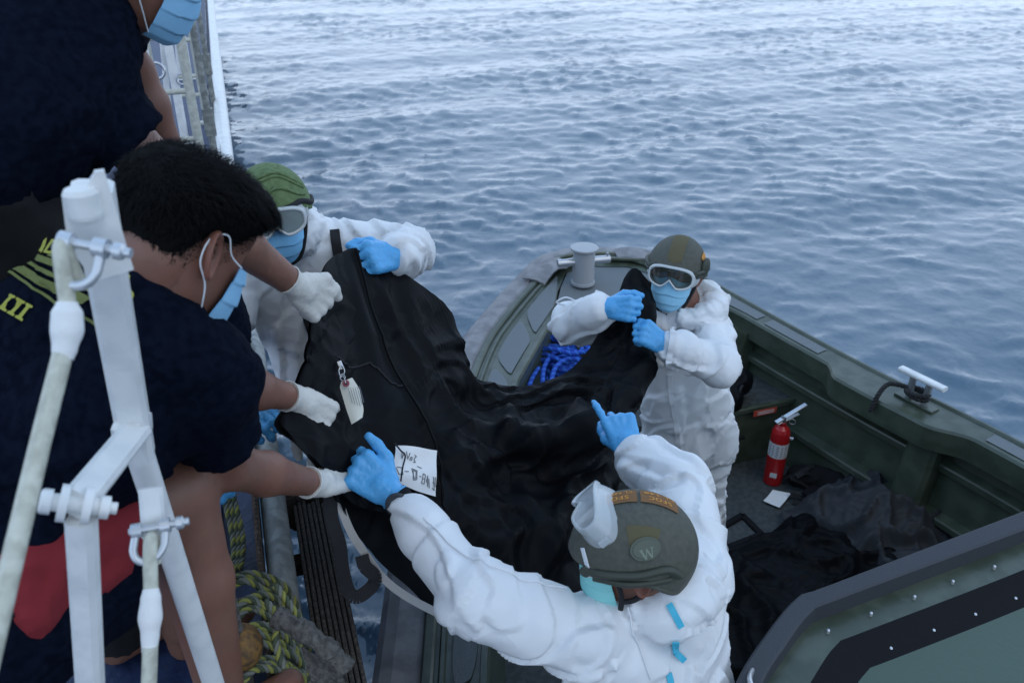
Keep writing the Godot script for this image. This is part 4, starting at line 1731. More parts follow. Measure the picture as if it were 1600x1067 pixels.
# where the ray through a photo pixel meets a clothed body
func on_cloth(px: float, py: float, bones: Array, k: float, mode: int, lift: float) -> Vector3:
	var o := pt(px, py, 1.2)
	var r := ray(px, py)
	for s in 80:
		var d := field_d(o, bones, k)
		if d < 0.001 or o.distance_to(EYE) > 3.5:
			break
		o += r * d * 0.9
	var e := 0.004
	var d0 := field_d(o, bones, k)
	var g := Vector3(field_d(o + Vector3(e, 0, 0), bones, k) - d0, field_d(o + Vector3(0, e, 0), bones, k) - d0, field_d(o + Vector3(0, 0, e), bones, k) - d0).normalized()
	var bi := 0
	var bd := 9.0
	for q in bones.size():
		var dd := bone_d(o, bones[q])
		if dd < bd:
			bd = dd
			bi = q
	return o + g * (maxf(ruffle(mode, o, g, bones[bi]), -0.002) + lift)

# the three in white overalls
func build_person_d() -> void:
	var J := {neck = pt(1080, 492, 3.22), ls = pt(1108, 512, 3.28), rs = pt(1022, 505, 3.2), le = pt(1122, 570, 3.02), lw = pt(1040, 540, 2.90), re = pt(893, 505, 3.08), rw = pt(945, 481, 2.90),
		lh = pt(1110, 690, 3.58), rh = pt(1045, 690, 3.52), lk = pt(1100, 775, 3.72), la = Vector3(0.92, 0.12, -2.86), rk = pt(1035, 790, 3.7), ra = Vector3(0.68, 0.12, -2.80)}
	var P := person_node("person in white overalls with dark lensed goggles gripping the peak of the black bag", Vector3(0.8, 0.0, -2.85))
	var T := frame(pt(1055, 428, 3.14), pt(1000, 520, 2.6) - pt(1055, 428, 3.14), Vector3(0.05, 1, 0.05))
	var mb := MB.new()
	sdf(mb, neck_bones(J, T) + [[J.neck, J.ls, 0.05, 0.05], [J.neck, J.rs, 0.05, 0.05], [J.neck, (J.lh + J.rh) * 0.5, 0.055, 0.06]], 0.014, 0.03, 0, 1)
	add_head(mb, T, 1)
	obj("body", mb, M.skin, P)
	mb = MB.new()
	var sb := suit_bones(J, -T.basis.z, 0.86)
	sdf(mb, sb, 0.0086, 0.030, 1)
	obj("coverall", mb, M.suit, P)
	seam(P, "zip_flap", [[1052, 512], [1046, 560], [1048, 610], [1056, 660], [1062, 720]], sb, 0.020)
	add_boots(P, J, T.basis.z)
	add_glove(P, J.rw, pt(972, 482, 2.87), EYE - J.rw + Vector3(0, 0.3, 0), false, J.re, [1.15, 1.2, 1.25, 1.3], [0.7, 0.7, -0.5, 0.1, 0.9, -0.6], M.glove_blue)
	add_glove(P, J.lw, pt(1012, 522, 2.86), EYE - J.lw + Vector3(0, 1.5, 0), true, J.le, [1.2, 1.25, 1.3, 1.3], [0.5, 0.8, -0.5, 0.0, 0.9, -0.6], M.glove_blue)
	add_mask(P, T, Color(0.30, 0.60, 0.78))
	var h := add_helmet(P, T, M.helmet, "grey-green helmet with a tan stripe")
	helm_patch("velcro_strip", T, h, M.velcro, 28, 100, -13, 15, 0.0016, "", 0.25)
	helm_patch("name_patch", T, h, M.patch_text, 62, 98, 50, 60, 0.003, "small yellow patch", 0.2)
	helm_rail(T, h, M.rail)
	var pod := MB.new()
	pod.ball(T * helm_tp(1.35, 0.30, 0.004), Vector3(0.030, 0.036, 0.014), T.basis * Basis(Vector3.UP, 1.35), 10, 16)
	obj("side_pad", pod, M.rail, h)
	chin_strap(P, T)
	add_goggles(P, T, Transform3D(Basis(Vector3.RIGHT, -0.08), Vector3(0, 0.022, 0.092)), M.goggle, M.lens_dark, "white framed goggles with dark lens")
	tie_cords(P, J.re, J.rw, 2)

func seam(P: Node3D, called: String, px: Array, bones: Array, w: float) -> void:
	var pts := []
	for k in px.size() - 1:
		for j in 6:
			pts.append(on_cloth(lerpf(px[k][0], px[k + 1][0], j / 6.0), lerpf(px[k][1], px[k + 1][1], j / 6.0), bones, 0.035, 1, 0.002))
	var mb := MB.new()
	if w > 0.0:
		ribbon(mb, pts, w, EYE - pts[0])
	else:
		mb.tube(smooth_path(pts, 2), 0.0021, 6)
	obj(called, mb, M.suit, P)

func tie_cords(P: Node3D, a: Vector3, b: Vector3, seed_: int) -> void:
	var r := RandomNumberGenerator.new()
	r.seed = seed_ * 13
	var o: Vector3 = b + Vector3(0.09, 0.02, 0.02) if seed_ == 1 else a + Vector3(-0.03, 0.085, 0.02)
	var mb := MB.new()
	var path := [o]
	for k in 5:
		if seed_ == 1:
			path.append(o + Vector3(0.03 + 0.012 * sin(k * 1.9), -0.045 * (k + 1), 0.01 * k))
		else:
			path.append(o + Vector3(0.03 * (k + 1) - 0.06, 0.02 * sin(k * 1.3) + 0.015, 0.01))
	mb.tube(smooth_path(path, 5), 0.0035, 6)
	obj("tie_cord", mb, M.elastic, P)

func build_person_e() -> void:
	var J := {neck = pt(1022, 938, 1.93), ls = pt(915, 995, 1.85), rs = pt(1085, 900, 1.98), le = pt(742, 935, 1.80), lw = pt(640, 800, 1.95), re = pt(1062, 760, 2.12), rw = pt(985, 705, 2.25),
		lh = pt(950, 1240, 2.25), rh = pt(1070, 1190, 2.35)}
	J.lk = J.lh + Vector3(-0.04, -0.42, -0.05)
	J.la = Vector3(J.lh.x - 0.02, 0.12, J.lh.z + 0.03)
	J.rk = J.rh + Vector3(0.0, -0.42, -0.06)
	J.ra = Vector3(J.rh.x + 0.04, 0.12, J.rh.z)
	var P := person_node("person in white overalls seen from behind wearing helmet with brown patches and clear goggles", Vector3(0.3, 0.0, -1.2))
	var c := pt(985, 868, 1.80)
	var T := frame(c, Vector3(-0.95, -0.26, -0.06), Vector3(0.12, 1.0, -0.05))
	var mb := MB.new()
	sdf(mb, neck_bones(J, T) + [[J.neck, J.ls, 0.05, 0.05], [J.neck, J.rs, 0.05, 0.05], [J.neck, (J.lh + J.rh) * 0.5, 0.055, 0.06], [J.le, J.lw, 0.035, 0.028], [J.lw, J.lw + (J.lw - J.le).normalized() * 0.05, 0.028, 0.026]], 0.012, 0.025, 0, 1)
	add_head(mb, T, 1)
	obj("body", mb, M.skin, P)
	mb = MB.new()
	sdf(mb, suit_bones(J, -T.basis.z), 0.0070, 0.030, 1)
	obj("coverall", mb, M.suit, P)
	add_boots(P, J, T.basis.z)
	var gw := pt(612, 772, 1.96)
	add_glove(P, gw, pt(572, 742, 1.97), EYE - gw + Vector3(0, 0.2, 0), true, J.lw, [1.05, 1.15, 1.2, 1.25], [0.75, 0.8, -0.1, 0.3, 1.0, 0.1], M.glove_blue, "", 1.14, 0.012)
	add_glove(P, J.rw, pt(966, 655, 2.28), EYE - J.rw + Vector3(0.3, -0.2, 0), false, J.re, [0.15, 1.1, 1.25, 1.3], [0.5, 0.8, -0.4, 0.05, 1.0, -0.5], M.glove_blue)
	add_mask(P, T, Color(0.28, 0.66, 0.64), "pale green face mask")
	var h := add_helmet(P, T, M.helmet, "grey-green helmet with brown name patches and an oval badge")
	helm_rail(T, h, M.rail)
	for e in [[70, 104, "SFOC", "CL 148-24"], [107, 142, "SFOC", "CL 148"]]:
		var pa := helm_patch("name_patch", T, h, M.patch, e[0], e[1], -14, 8, 0.003, "brown embroidered patch")
		for ln in 2:
			var tm := MB.new()
			var tri := cut_small(glyphs(e[2 + ln], "Droid Sans"), 0.25)
			var wmax := 0.01
			for t in tri:
				for q in t:
					wmax = maxf(wmax, absf(q.x))
			var amid: float = (e[0] + e[1]) * 0.5
			var half: float = (e[1] - e[0]) * (0.40 if ln == 1 else 0.30)
			for t in tri:
				var w := []
				for q in t:
					w.append(T * helm_ab(deg_to_rad(amid - q.x / wmax * half), deg_to_rad((-8.0 if ln == 1 else 1.0) + q.y * (7.0 if ln == 1 else 8.0)), 0.0042))
				tm.face(w, w[0] - c)
			if tm.v.size() > 0:
				obj("lettering", tm, M.patch_text, pa)
	# oval badge with a W on the left side
	var bc := helm_tp(1.85, 0.55, 0.002)
	var bn := (T.basis * (bc - HC)).normalized()
	var bu := (Vector3.UP - bn * bn.y).normalized()
	bu = (bu + T.basis.z * 0.25).normalized()
	bu = (bu - bn * bu.dot(bn)).normalized()
	var bx := bu.cross(bn)
	var bm := MB.new()
	for ring in [[0.031, 0.022, 0.004], [0.026, 0.017, 0.0065]]:
		var pts := []
		for q in 32:
			var a := TAU * q / 32
			pts.append(T * bc + bx * cos(a) * ring[0] + bu * sin(a) * ring[1] - bn * 0.008)
		bm.slab(pts, bn * (0.008 + ring[2]))
	var bo := obj("badge", bm, M.badge, h, "oval grey-green badge with a raised W")
	var wm := MB.new()
	lay_flat(wm, glyphs("W", "Droid Serif"), T * bc + bn * 0.0072 - bu * 0.010, bx * 0.028, bu * 0.028)
	obj("letter", wm, M.badge_letter, bo)
	helm_patch("velcro_strip", T, h, M.velcro, 92, 128, 34, 62, 0.0012)
	chin_strap(P, T)
	add_goggles(P, T, Transform3D(Basis(Vector3.RIGHT, -1.0), Vector3(0, 0.132, 0.052)).scaled_local(Vector3.ONE * 0.86), M.goggle_clear, M.lens_clear, "clear goggles pushed up on the helmet front")
	var sb := MB.new()
	var sp := []
	for q in [helm_tp(0.66, 0.55, 0.004), helm_tp(0.78, 0.35, 0.004), helm_tp(0.86, 0.12, 0.004)]:
		sp.append(T * q)
	sb.beam(sp[0], sp[2], 0.012, 0.003, T.basis * (helm_tp(0.78, 0.35) - HC), 0.001)
	obj("goggle_strap", sb, M.elastic, P)
	var es := suit_bones(J, -T.basis.z)
	seam(P, "sleeve_seam", [[880, 925], [820, 915], [760, 890], [700, 850], [655, 805]], es, 0.0)
	seam(P, "back_seam", [[985, 950], [990, 985], [1000, 1020], [1012, 1062]], es, 0.0)
	# blue tape on the back of the overall
	for e in [[[1045, 945], [1062, 975]], [[1052, 990], [1052, 1018], [1066, 1030]], [[1040, 1050], [1046, 1085]]]:
		var tb := MB.new()
		var bs := suit_bones(J, -T.basis.z)
		var pts := []
		var dense := []
		for k in e.size() - 1:
			for j in 5:
				dense.append([lerpf(e[k][0], e[k + 1][0], j / 4.0), lerpf(e[k][1], e[k + 1][1], j / 4.0)])
		for q in dense:
			pts.append(on_cloth(q[0], q[1], bs, 0.035, 1, 0.005))
		ribbon(tb, pts, 0.014, -ray(1050, 1000))
		obj("tape", tb, mat(0.05, 0.45, 0.62, 0.5), P)
	# wrist watch and camouflage cuff
	var wd: Vector3 = (J.le - J.lw).normalized()
	var wp := gw.lerp(J.lw, 0.45)
	var wt := MB.new()
	wt.tube([wp - wd * 0.013, wp + wd * 0.013], 0.036, 20)
	var strap := obj("wrist_watch", wt, M.black, P, "chunky black wrist watch")
	wt = MB.new()
	var wn := (EYE - wp).normalized()
	wn = (wn + Vector3(-0.2, 0, 0.3)).normalized()
	wt.lathe(wp + wn * 0.028, wn, [[0.026, 0.0], [0.027, 0.010], [0.023, 0.016], [0.021, 0.016], [0.020, 0.0135], [0.0, 0.0135]], 20)
	obj("watch_case", wt, M.edge, strap)
	wt = MB.new()
	wt.tube([gw.lerp(J.lw, 0.72), J.lw + wd * 0.02], [0.036, 0.040], 20)
	obj("inner_cuff", wt, M.camo, P, "camouflage sleeve end showing at the wrist")

func build_person_c() -> void:
	var J := {neck = pt(440, 385, 2.62), ls = pt(512, 385, 2.66), rs = pt(372, 420, 2.62), le = pt(636, 392, 2.62), lw = pt(620, 400, 2.42), re = pt(330, 560, 2.5), rw = pt(380, 640, 2.25),
		lh = Vector3(-0.42, 1.30, -2.55), rh = Vector3(-0.62, 1.30, -2.42)}
	J.lk = Vector3(-0.30, 1.05, -2.62) ; J.rk = Vector3(-0.48, 1.03, -2.30)
	J.la = Vector3(-0.24, 0.82, -2.75) ; J.ra = Vector3(-0.26, 0.82, -2.36)
	var P := person_node("person in white overalls and bright green helmet holding the top of the black bag", Vector3(-0.25, 0.71, -2.5))
	var c := pt(428, 335, 2.50)
	var T := frame(c, pt(470, 560, 1.9) - c, Vector3(-0.05, 1, 0.05))
	var mb := MB.new()
	sdf(mb, neck_bones(J, T) + [[J.neck, J.ls, 0.05, 0.05], [J.neck, J.rs, 0.05, 0.05], [J.neck, (J.lh + J.rh) * 0.5, 0.055, 0.06]], 0.014, 0.03, 0, 1)
	add_head(mb, T, 1)
	obj("body", mb, M.skin, P)
	mb = MB.new()
	var sb := suit_bones(J, -T.basis.z)
	sdf(mb, sb, 0.0112, 0.035, 1)
	obj("coverall", mb, M.suit, P)
	add_boots(P, J, Vector3(-0.4, 0, 0.9))
	add_glove(P, J.lw, pt(588, 402, 2.36), EYE - J.lw + Vector3(0, 0.8, 0), true, J.le, [1.0, 1.1, 1.15, 1.2], [0.6, 0.8, -0.2, 0.1, 1.0, -0.3], M.glove_blue, "", 1.15)
	add_glove(P, J.rw, pt(395, 660, 2.15), EYE - J.rw, false, J.re, [0.8, 0.9, 1.0, 1.1], [0.6, 0.8, -0.4, 0.1, 1.0, -0.5], M.glove_blue)
	add_mask(P, T, Color(0.22, 0.52, 0.78))
	var h := add_helmet(P, T, M.helmet_green, "bright green helmet with dark edge band")
	mb = MB.new()                                          # folds of the cloth cover
	for a in [48.0, 66.0, 72.0]:
		var path := []
		for k in 15:
			path.append(T * helm_ab(deg_to_rad(a + 3.0 * sin(k * 0.9)), deg_to_rad(-55.0 + k * 8.0), 0.001))
		mb.tube(path, 0.005, 6)
	obj("cover_fold", mb, M.helmet_green, h)
	mb = MB.new()
	var band := []
	for q in 48:
		var th := TAU * q / 48
		var p0 := asin(clampf((rim_y(th) - HC.y) / HR.y, -0.99, 0.99))
		band.append(T * helm_tp(th, p0 + 0.12, 0.0015))
	mb.tube(band, 0.008, 8, true)
	obj("helmet_band", mb, M.webbing, h)
	chin_strap(P, T)
	add_goggles(P, T, Transform3D(Basis(Vector3.RIGHT, -0.12), Vector3(0, 0.030, 0.096)), M.goggle, M.lens_pale, "white goggles with a pale lens")
	# black harness straps
	for e in [[[522, 362], [527, 400], [528, 440]], [[470, 470], [488, 520], [500, 570]], [[352, 508], [385, 535], [400, 560]]]:
		var pts := []
		for k in e.size() - 1:
			for j in 4:
				pts.append(on_cloth(lerpf(e[k][0], e[k + 1][0], j / 4.0), lerpf(e[k][1], e[k + 1][1], j / 4.0), sb, 0.035, 1, 0.005))
		mb = MB.new()
		ribbon(mb, pts, 0.030, -ray(500, 450))
		obj("harness_strap", mb, M.webbing, P)

# ---------------------------------------------------------------- the two in navy shirts
func build_person_a() -> void:
	var J := {neck = pt(206, 432, 1.46), rs = pt(312, 592, 1.42), re = pt(355, 728, 1.66), rw = pt(492, 756, 1.92), ls = pt(300, 500, 1.66), le = pt(352, 600, 1.80), lw = pt(462, 622, 1.96)}
	J.hip = pt(-40, 640, 1.58)
	J.rh = pt(-20, 735, 1.50)
	J.lh = pt(-40, 560, 1.76)
	var t0 := pt(-10, 905, 1.50)
	var knee := pt(278, 765, 1.62)
	var lknee := pt(250, 700, 1.85)
	J.ra = Vector3(knee.x + 0.02, DECK + 0.09, knee.z + 0.06)
	J.la = Vector3(lknee.x - 0.02, DECK + 0.09, lknee.z + 0.06)
	var P := person_node("person in a printed navy shirt and red trimmed shorts crouching at the ship's edge", Vector3(-0.65, DECK, -1.1))
	var c := pt(290, 384, 1.37)
	var T := frame(c, Vector3(0.36, -0.66, -0.60), Vector3(0.16, 1.0, -0.2))
	T.basis = T.basis.scaled(Vector3.ONE * 1.01)
	var mb := MB.new()
	var nb := [[J.neck, T * Vector3(0, -0.03, -0.035), 0.064, 0.062], [T * Vector3(0, -0.08, -0.01), T * Vector3(0, 0.02, -0.03), 0.050, 0.06]]
	var body := nb + [[J.neck, J.rs, 0.05, 0.055], [J.neck, J.ls, 0.05, 0.055], [J.neck, J.hip, 0.05, 0.06], [J.rs, J.re, 0.056, 0.043], [J.re, J.re.lerp(J.rw, 0.4), 0.044, 0.043], [J.re.lerp(J.rw, 0.4), J.rw, 0.043, 0.028],
		[J.ls, J.le, 0.05, 0.042], [J.le, J.le.lerp(J.lw, 0.4), 0.043, 0.042], [J.le.lerp(J.lw, 0.4), J.lw, 0.042, 0.027],
		[t0, knee, 0.088, 0.062], [knee, knee.lerp(J.ra, 0.4), 0.064, 0.062], [knee.lerp(J.ra, 0.4), J.ra, 0.062, 0.042], [J.ra + Vector3(0, -0.05, 0), J.ra + Vector3(0.10, -0.055, -0.10), 0.038, 0.032],
		[J.lh, lknee, 0.10, 0.066], [lknee, J.la, 0.064, 0.042], [J.la + Vector3(0, -0.05, 0), J.la + Vector3(0.10, -0.055, -0.10), 0.038, 0.032]]
	sdf(mb, body, 0.011, 0.022, 0, 1)
	add_head(mb, T, 1)
	obj("body", mb, M.skin, P)
	# shirt
	var sl: Vector3 = J.rs.lerp(J.re, 0.62)
	var sl2: Vector3 = J.ls.lerp(J.le, 0.6)
	var mid: Vector3 = J.neck.lerp(J.hip, 0.5)
	var up := (EYE - mid).normalized()
	var shirt := [[J.neck.lerp(J.rs, 0.35), J.rs, 0.074, 0.080], [J.neck.lerp(J.ls, 0.35), J.ls, 0.078, 0.085], [J.rs, sl, 0.082, 0.074, 1], [J.ls, sl2, 0.08, 0.078, 1],
		[J.neck.lerp(J.rs, 0.7) + (J.hip - J.neck) * 0.2, J.rs.lerp(J.rh, 0.5), 0.10, 0.12], [J.neck.lerp(J.ls, 0.7) + (J.hip - J.neck) * 0.2, J.ls.lerp(J.lh, 0.5), 0.10, 0.12], [J.neck + (J.hip - J.neck) * 0.2, J.hip, 0.075, 0.13], [J.neck + (J.hip - J.neck) * 0.13, J.hip, 0.094, 0.13], [pt(150, 414, 1.41), pt(205, 470, 1.365), 0.056, 0.060], [pt(205, 470, 1.365), pt(276, 550, 1.345), 0.060, 0.062],
		[J.rs.lerp(J.rh, 0.5), J.rh, 0.12, 0.13], [J.ls.lerp(J.lh, 0.5), J.lh, 0.12, 0.13]]
	mb = MB.new()
	sdf(mb, shirt, 0.0105, 0.05, 2)
	var so := obj("shirt", mb, M.navy, P, "navy blue shirt with yellow print on the back")
	# the yellow print across the back
	var o := pt(140, 470, 1.3)
	var nn := (EYE - pt(140, 480, 1.42)).normalized()
	nn = (nn + Vector3(-0.1, 0.35, 0.1)).normalized()
	var px := (pt(225, 500, 1.4) - pt(60, 400, 1.4)).normalized()
	px = (px - nn * px.dot(nn)).normalized()
	var py := nn.cross(px)
	var pr := MB.new()
	var sc := 1.38 / FPX                                    # metres for one photo pixel at the back
	for e in [["CAD", 72, 381, 26.0], ["A", 211, 470, 22.0], ["O", 213, 492, 26.0], ["III", 22, 478, 34.0]]:
		var oo := pt(e[1], e[2], 1.40)
		var tri := []
		for t in glyphs(e[0], "Droid Sans"):
			tri.append([t[0] * e[3] * sc, t[1] * e[3] * sc, t[2] * e[3] * sc])
		lay_on_body(pr, cut_small(tri, 0.012), oo, px, py, nn, shirt, 0.05, 2, 0.0055)
		obj("print", pr, M.print_yellow, so)
		pr = MB.new()
	pr = MB.new()                                          # outline of a ship within an oval ribbon
	var oo := pt(95, 435, 1.40)
	var shapes := []
	for e in [[[-85, -8], [70, -8], [60, -20], [-65, -20]], [[-95, 4], [110, 0], [112, -4], [-95, -2]], [[-40, 8], [10, 8], [10, 16], [-34, 16]], [[-20, 18], [-2, 18], [-2, 26], [-16, 26]], [[-8, 28], [-5, 28], [-5, 46], [-8, 46]], [[20, 6], [52, 6], [46, 14], [24, 14]], [[-80, -26], [90, -36], [92, -32], [-80, -22]]]:
		var q := []
		for k in e:
			q.append(Vector2(k[0], k[1]) * sc)
		shapes.append([q[0], q[1], q[2]])
		shapes.append([q[0], q[2], q[3]])
	lay_on_body(pr, cut_small(shapes, 0.012), oo, px, py, nn, shirt, 0.05, 2, 0.0055)
	obj("emblem", pr, M.print_olive, so)
	# shorts: navy with a red band
	mb = MB.new()
	sdf(mb, [[t0 + Vector3(0, -0.07, 0.03), t0.lerp(knee, 0.62) + Vector3(0, -0.05, 0.02), 0.12, 0.10, 1], [J.lh, J.lh.lerp(lknee, 0.6), 0.12, 0.105, 1], [J.hip, J.rh.lerp(t0, 0.6), 0.12, 0.12], [J.rh, t0, 0.09, 0.085]], 0.012, 0.04, 4)
	var sho := obj("shorts", mb, M.navy, P, "navy shorts with red band")
	mb = MB.new()
	sdf(mb, [[t0.lerp(knee, -0.04) + Vector3(0, 0.0, 0.01), t0.lerp(knee, 0.66) + Vector3(0, -0.004, 0.01), 0.124, 0.098, 3]], 0.012, 0.04, 4)
	obj("red_band", mb, M.redcloth, sho)
	add_glove(P, J.rw, pt(528, 742, 1.99), EYE - J.rw + Vector3(-0.3, 0.5, 0), false, J.re, [0.8, 0.9, 1.0, 1.0], [0.75, 0.8, 0.0, 0.35, 1.0, 0.0], M.glove_white, "", 1.1, 0.03)
	add_glove(P, J.lw, pt(496, 646, 1.99), EYE - J.lw + Vector3(0.1, 0.1, 0), true, J.le, [0.75, 0.85, 0.95, 1.0], [0.85, 0.6, 0.0, 0.75, 0.8, -0.1], M.glove_white, "", 1.1, 0.03)
	add_mask(P, T, Color(0.28, 0.56, 0.80))
	add_hair(P, T, 0)

func add_hair(P: Node3D, T: Transform3D, kind: int) -> void:
	var rng := RandomNumberGenerator.new()
	rng.seed = 101 + kind
	var mb := MB.new()
	var p := PackedVector3Array()
	var cols := 48
	for r in 22:
		for q in cols:
			var th := TAU * q / cols
			var lowy := hair_line(th)
			var y := lerpf(lowy, 0.118, 1.0 - pow(1.0 - r / 21.0, 1.3))
			var off := 0.010 * smoothstep(0.0, 0.25, r / 21.0) + 0.019 * smoothstep(0.15, 0.7, r / 21.0)
			var o := head_pt(minf(y, 0.117), th, 0.0025 + off)
			o.y += 0.018 * smoothstep(0.06, 0.118, y)
			var qn := T * o
			p.append(qn + T.basis * (o.normalized() * nz.fine.get_noise_3dv(qn * 3.0) * 0.006))
	mb.grid(p, 22, cols, true, false)
	# strands
	for k in 15000:
		var th := rng.randf() * TAU
		var t := pow(rng.randf(), 0.8)
		var y := lerpf(hair_line(th), 0.117, t)
		var off := 0.006 + 0.025 * smoothstep(0.1, 0.7, t)
		var o := head_pt(minf(y, 0.117), th, off)
		o.y += 0.016 * smoothstep(0.06, 0.118, y)
		var nrm := Vector3(o.x, o.y * 0.9, o.z).normalized()
		var loose := rng.randf() < 0.015
		var flow := Vector3(0.35 * sin(th * 2.0), -0.25, 1.0) if y > 0.03 else Vector3(0, -1.0, 0.15)
		flow += Vector3(rng.randfn(), rng.randfn(), rng.randfn()) * 0.45
		flow = (flow - nrm * flow.dot(nrm)).normalized()
		var L := lerpf(0.010, 0.042, smoothstep(0.1, 0.75, t)) * rng.randf_range(0.6, 1.25)
		var lift := rng.randf_range(0.0, 0.35) * (4.0 if loose else 1.0)
		var side := nrm.cross(flow).normalized() * 0.0005
		var a := o - nrm * 0.004
		var b := o + flow * L * 0.5 + nrm * L * 0.28 * lift
		var c := o + flow * L + nrm * L * (0.5 * lift - 0.12)
		var w := [T * (a - side), T * (a + side), T * (b + side * 0.8), T * (b - side * 0.8), T * c]
		mb.face([w[0], w[1], w[2], w[3]], T.basis * nrm)
		mb.face([w[3], w[2], w[4]], T.basis * nrm)
	for k in 5000:                                         # clipped stubble below the hairline
		var th := rng.randf_range(0.9, TAU - 0.9)
		var y := hair_line(th) - pow(rng.randf(), 1.6) * 0.034
		var o := head_pt(y, th, 0.0005)
		var nrm := Vector3(o.x, 0.0, o.z).normalized()
		var side := Vector3(rng.randfn(), rng.randfn(), rng.randfn()).cross(nrm).normalized() * 0.0004
		mb.face([T * (o - side), T * (o + side), T * (o + nrm * 0.0022 + Vector3(0, -0.0028, 0))], T.basis * nrm)
	obj("hair", mb, M.hair, P, "short black hair")

func hair_line(th: float) -> float:
	var c := cos(th)
	if c > 0.0:
		return lerpf(0.024, 0.068, smoothstep(0.0, 0.6, c))
	return lerpf(0.024, -0.062, smoothstep(0.15, 0.9, -c))

func build_person_b() -> void:
	var J := {neck = pt(130, -20, 1.80), rs = pt(105, 125, 1.74), re = pt(312, 335, 1.80), rw = pt(462, 447, 1.96), ls = pt(165, 30, 2.05), le = pt(208, 110, 2.16), lw = pt(268, 240, 2.22)}
	J.hip = pt(-110, 190, 1.70)
	J.rh = pt(-100, 250, 1.66)
	J.lh = pt(-90, 170, 1.85)
	var P := person_node("person in a plain navy shirt bending over behind the crouching crew member", Vector3(J.hip.x, DECK, J.hip.z))
	var c := pt(228, -62, 1.80)
	var T := frame(c, Vector3(0.72, -0.52, -0.36), Vector3(0.45, 1.0, -0.1))
	var rk := pt(40, 420, 1.72)
	var lk := pt(60, 400, 1.95)
	J.ra = Vector3(rk.x - 0.02, DECK + 0.09, rk.z + 0.05)
	J.la = Vector3(lk.x - 0.02, DECK + 0.09, lk.z + 0.05)
	var mb := MB.new()
	var body := [[J.neck, T * Vector3(0, -0.03, -0.035), 0.064, 0.062], [T * Vector3(0, -0.08, -0.01), T * Vector3(0, 0.02, -0.03), 0.050, 0.06], [J.neck, J.rs, 0.05, 0.055], [J.neck, J.ls, 0.05, 0.055], [J.neck, J.hip, 0.06, 0.07], [J.rh, rk, 0.06, 0.05], [rk, J.ra, 0.05, 0.04], [J.lh, lk, 0.06, 0.05], [lk, J.la, 0.05, 0.04], [J.hip, J.rh, 0.06, 0.06], [J.hip, J.lh, 0.06, 0.06], [J.rs, J.re, 0.058, 0.044], [J.re, J.re.lerp(J.rw, 0.4), 0.046, 0.045], [J.re.lerp(J.rw, 0.4), J.rw, 0.045, 0.030],
		[J.ls, J.le, 0.05, 0.042], [J.le, J.le.lerp(J.lw, 0.4), 0.044, 0.043], [J.le.lerp(J.lw, 0.4), J.lw, 0.043, 0.03], [J.lw, J.lw + (J.lw - J.le).normalized() * 0.08, 0.032, 0.03],
		[J.ra + Vector3(0, -0.05, 0), J.ra + Vector3(0.10, -0.055, -0.10), 0.038, 0.032], [J.la + Vector3(0, -0.05, 0), J.la + Vector3(0.10, -0.055, -0.10), 0.038, 0.032]]
	sdf(mb, body, 0.0125, 0.022, 0, 1)
	add_head(mb, T, 1)
	obj("body", mb, M.skin, P)
	var shirt := [[J.neck.lerp(J.rs, 0.35), J.rs, 0.078, 0.090], [J.neck.lerp(J.ls, 0.35), J.ls, 0.07, 0.07], [J.rs, J.rs.lerp(J.re, 0.44), 0.088, 0.080, 1], [J.ls, J.ls.lerp(J.le, 0.35), 0.066, 0.062, 1],
		[J.neck.lerp(J.rs, 0.6), J.rs.lerp(J.rh, 0.5), 0.095, 0.11], [J.neck.lerp(J.ls, 0.6), J.ls.lerp(J.lh, 0.5), 0.09, 0.11], [J.neck + (J.hip - J.neck) * 0.16, J.hip, 0.09, 0.15],
		[J.rs.lerp(J.rh, 0.5), J.rh, 0.14, 0.15], [J.ls.lerp(J.lh, 0.5), J.lh, 0.14, 0.15]]
	mb = MB.new()
	sdf(mb, shirt, 0.0125, 0.05, 2)
	obj("shirt", mb, M.navy, P, "plain dark navy shirt")
	mb = MB.new()
	sdf(mb, [[J.rh, rk, 0.125, 0.095], [rk, J.ra, 0.095, 0.085, 1], [J.lh, lk, 0.125, 0.095], [lk, J.la, 0.095, 0.085, 1], [J.rh, J.lh, 0.13, 0.13]], 0.014, 0.05, 4)
	obj("trousers", mb, M.blackcloth, P)
	add_glove(P, J.rw, pt(500, 474, 2.02), EYE - J.rw + Vector3(-0.1, 0.4, 0), false, J.re, [0.75, 0.85, 0.95, 1.0], [0.55, 0.8, 0.1, -0.15, 1.0, 0.05], M.glove_white, "", 1.15, 0.03)
	add_mask(P, T, Color(0.28, 0.56, 0.80))
	add_hair(P, T, 1)

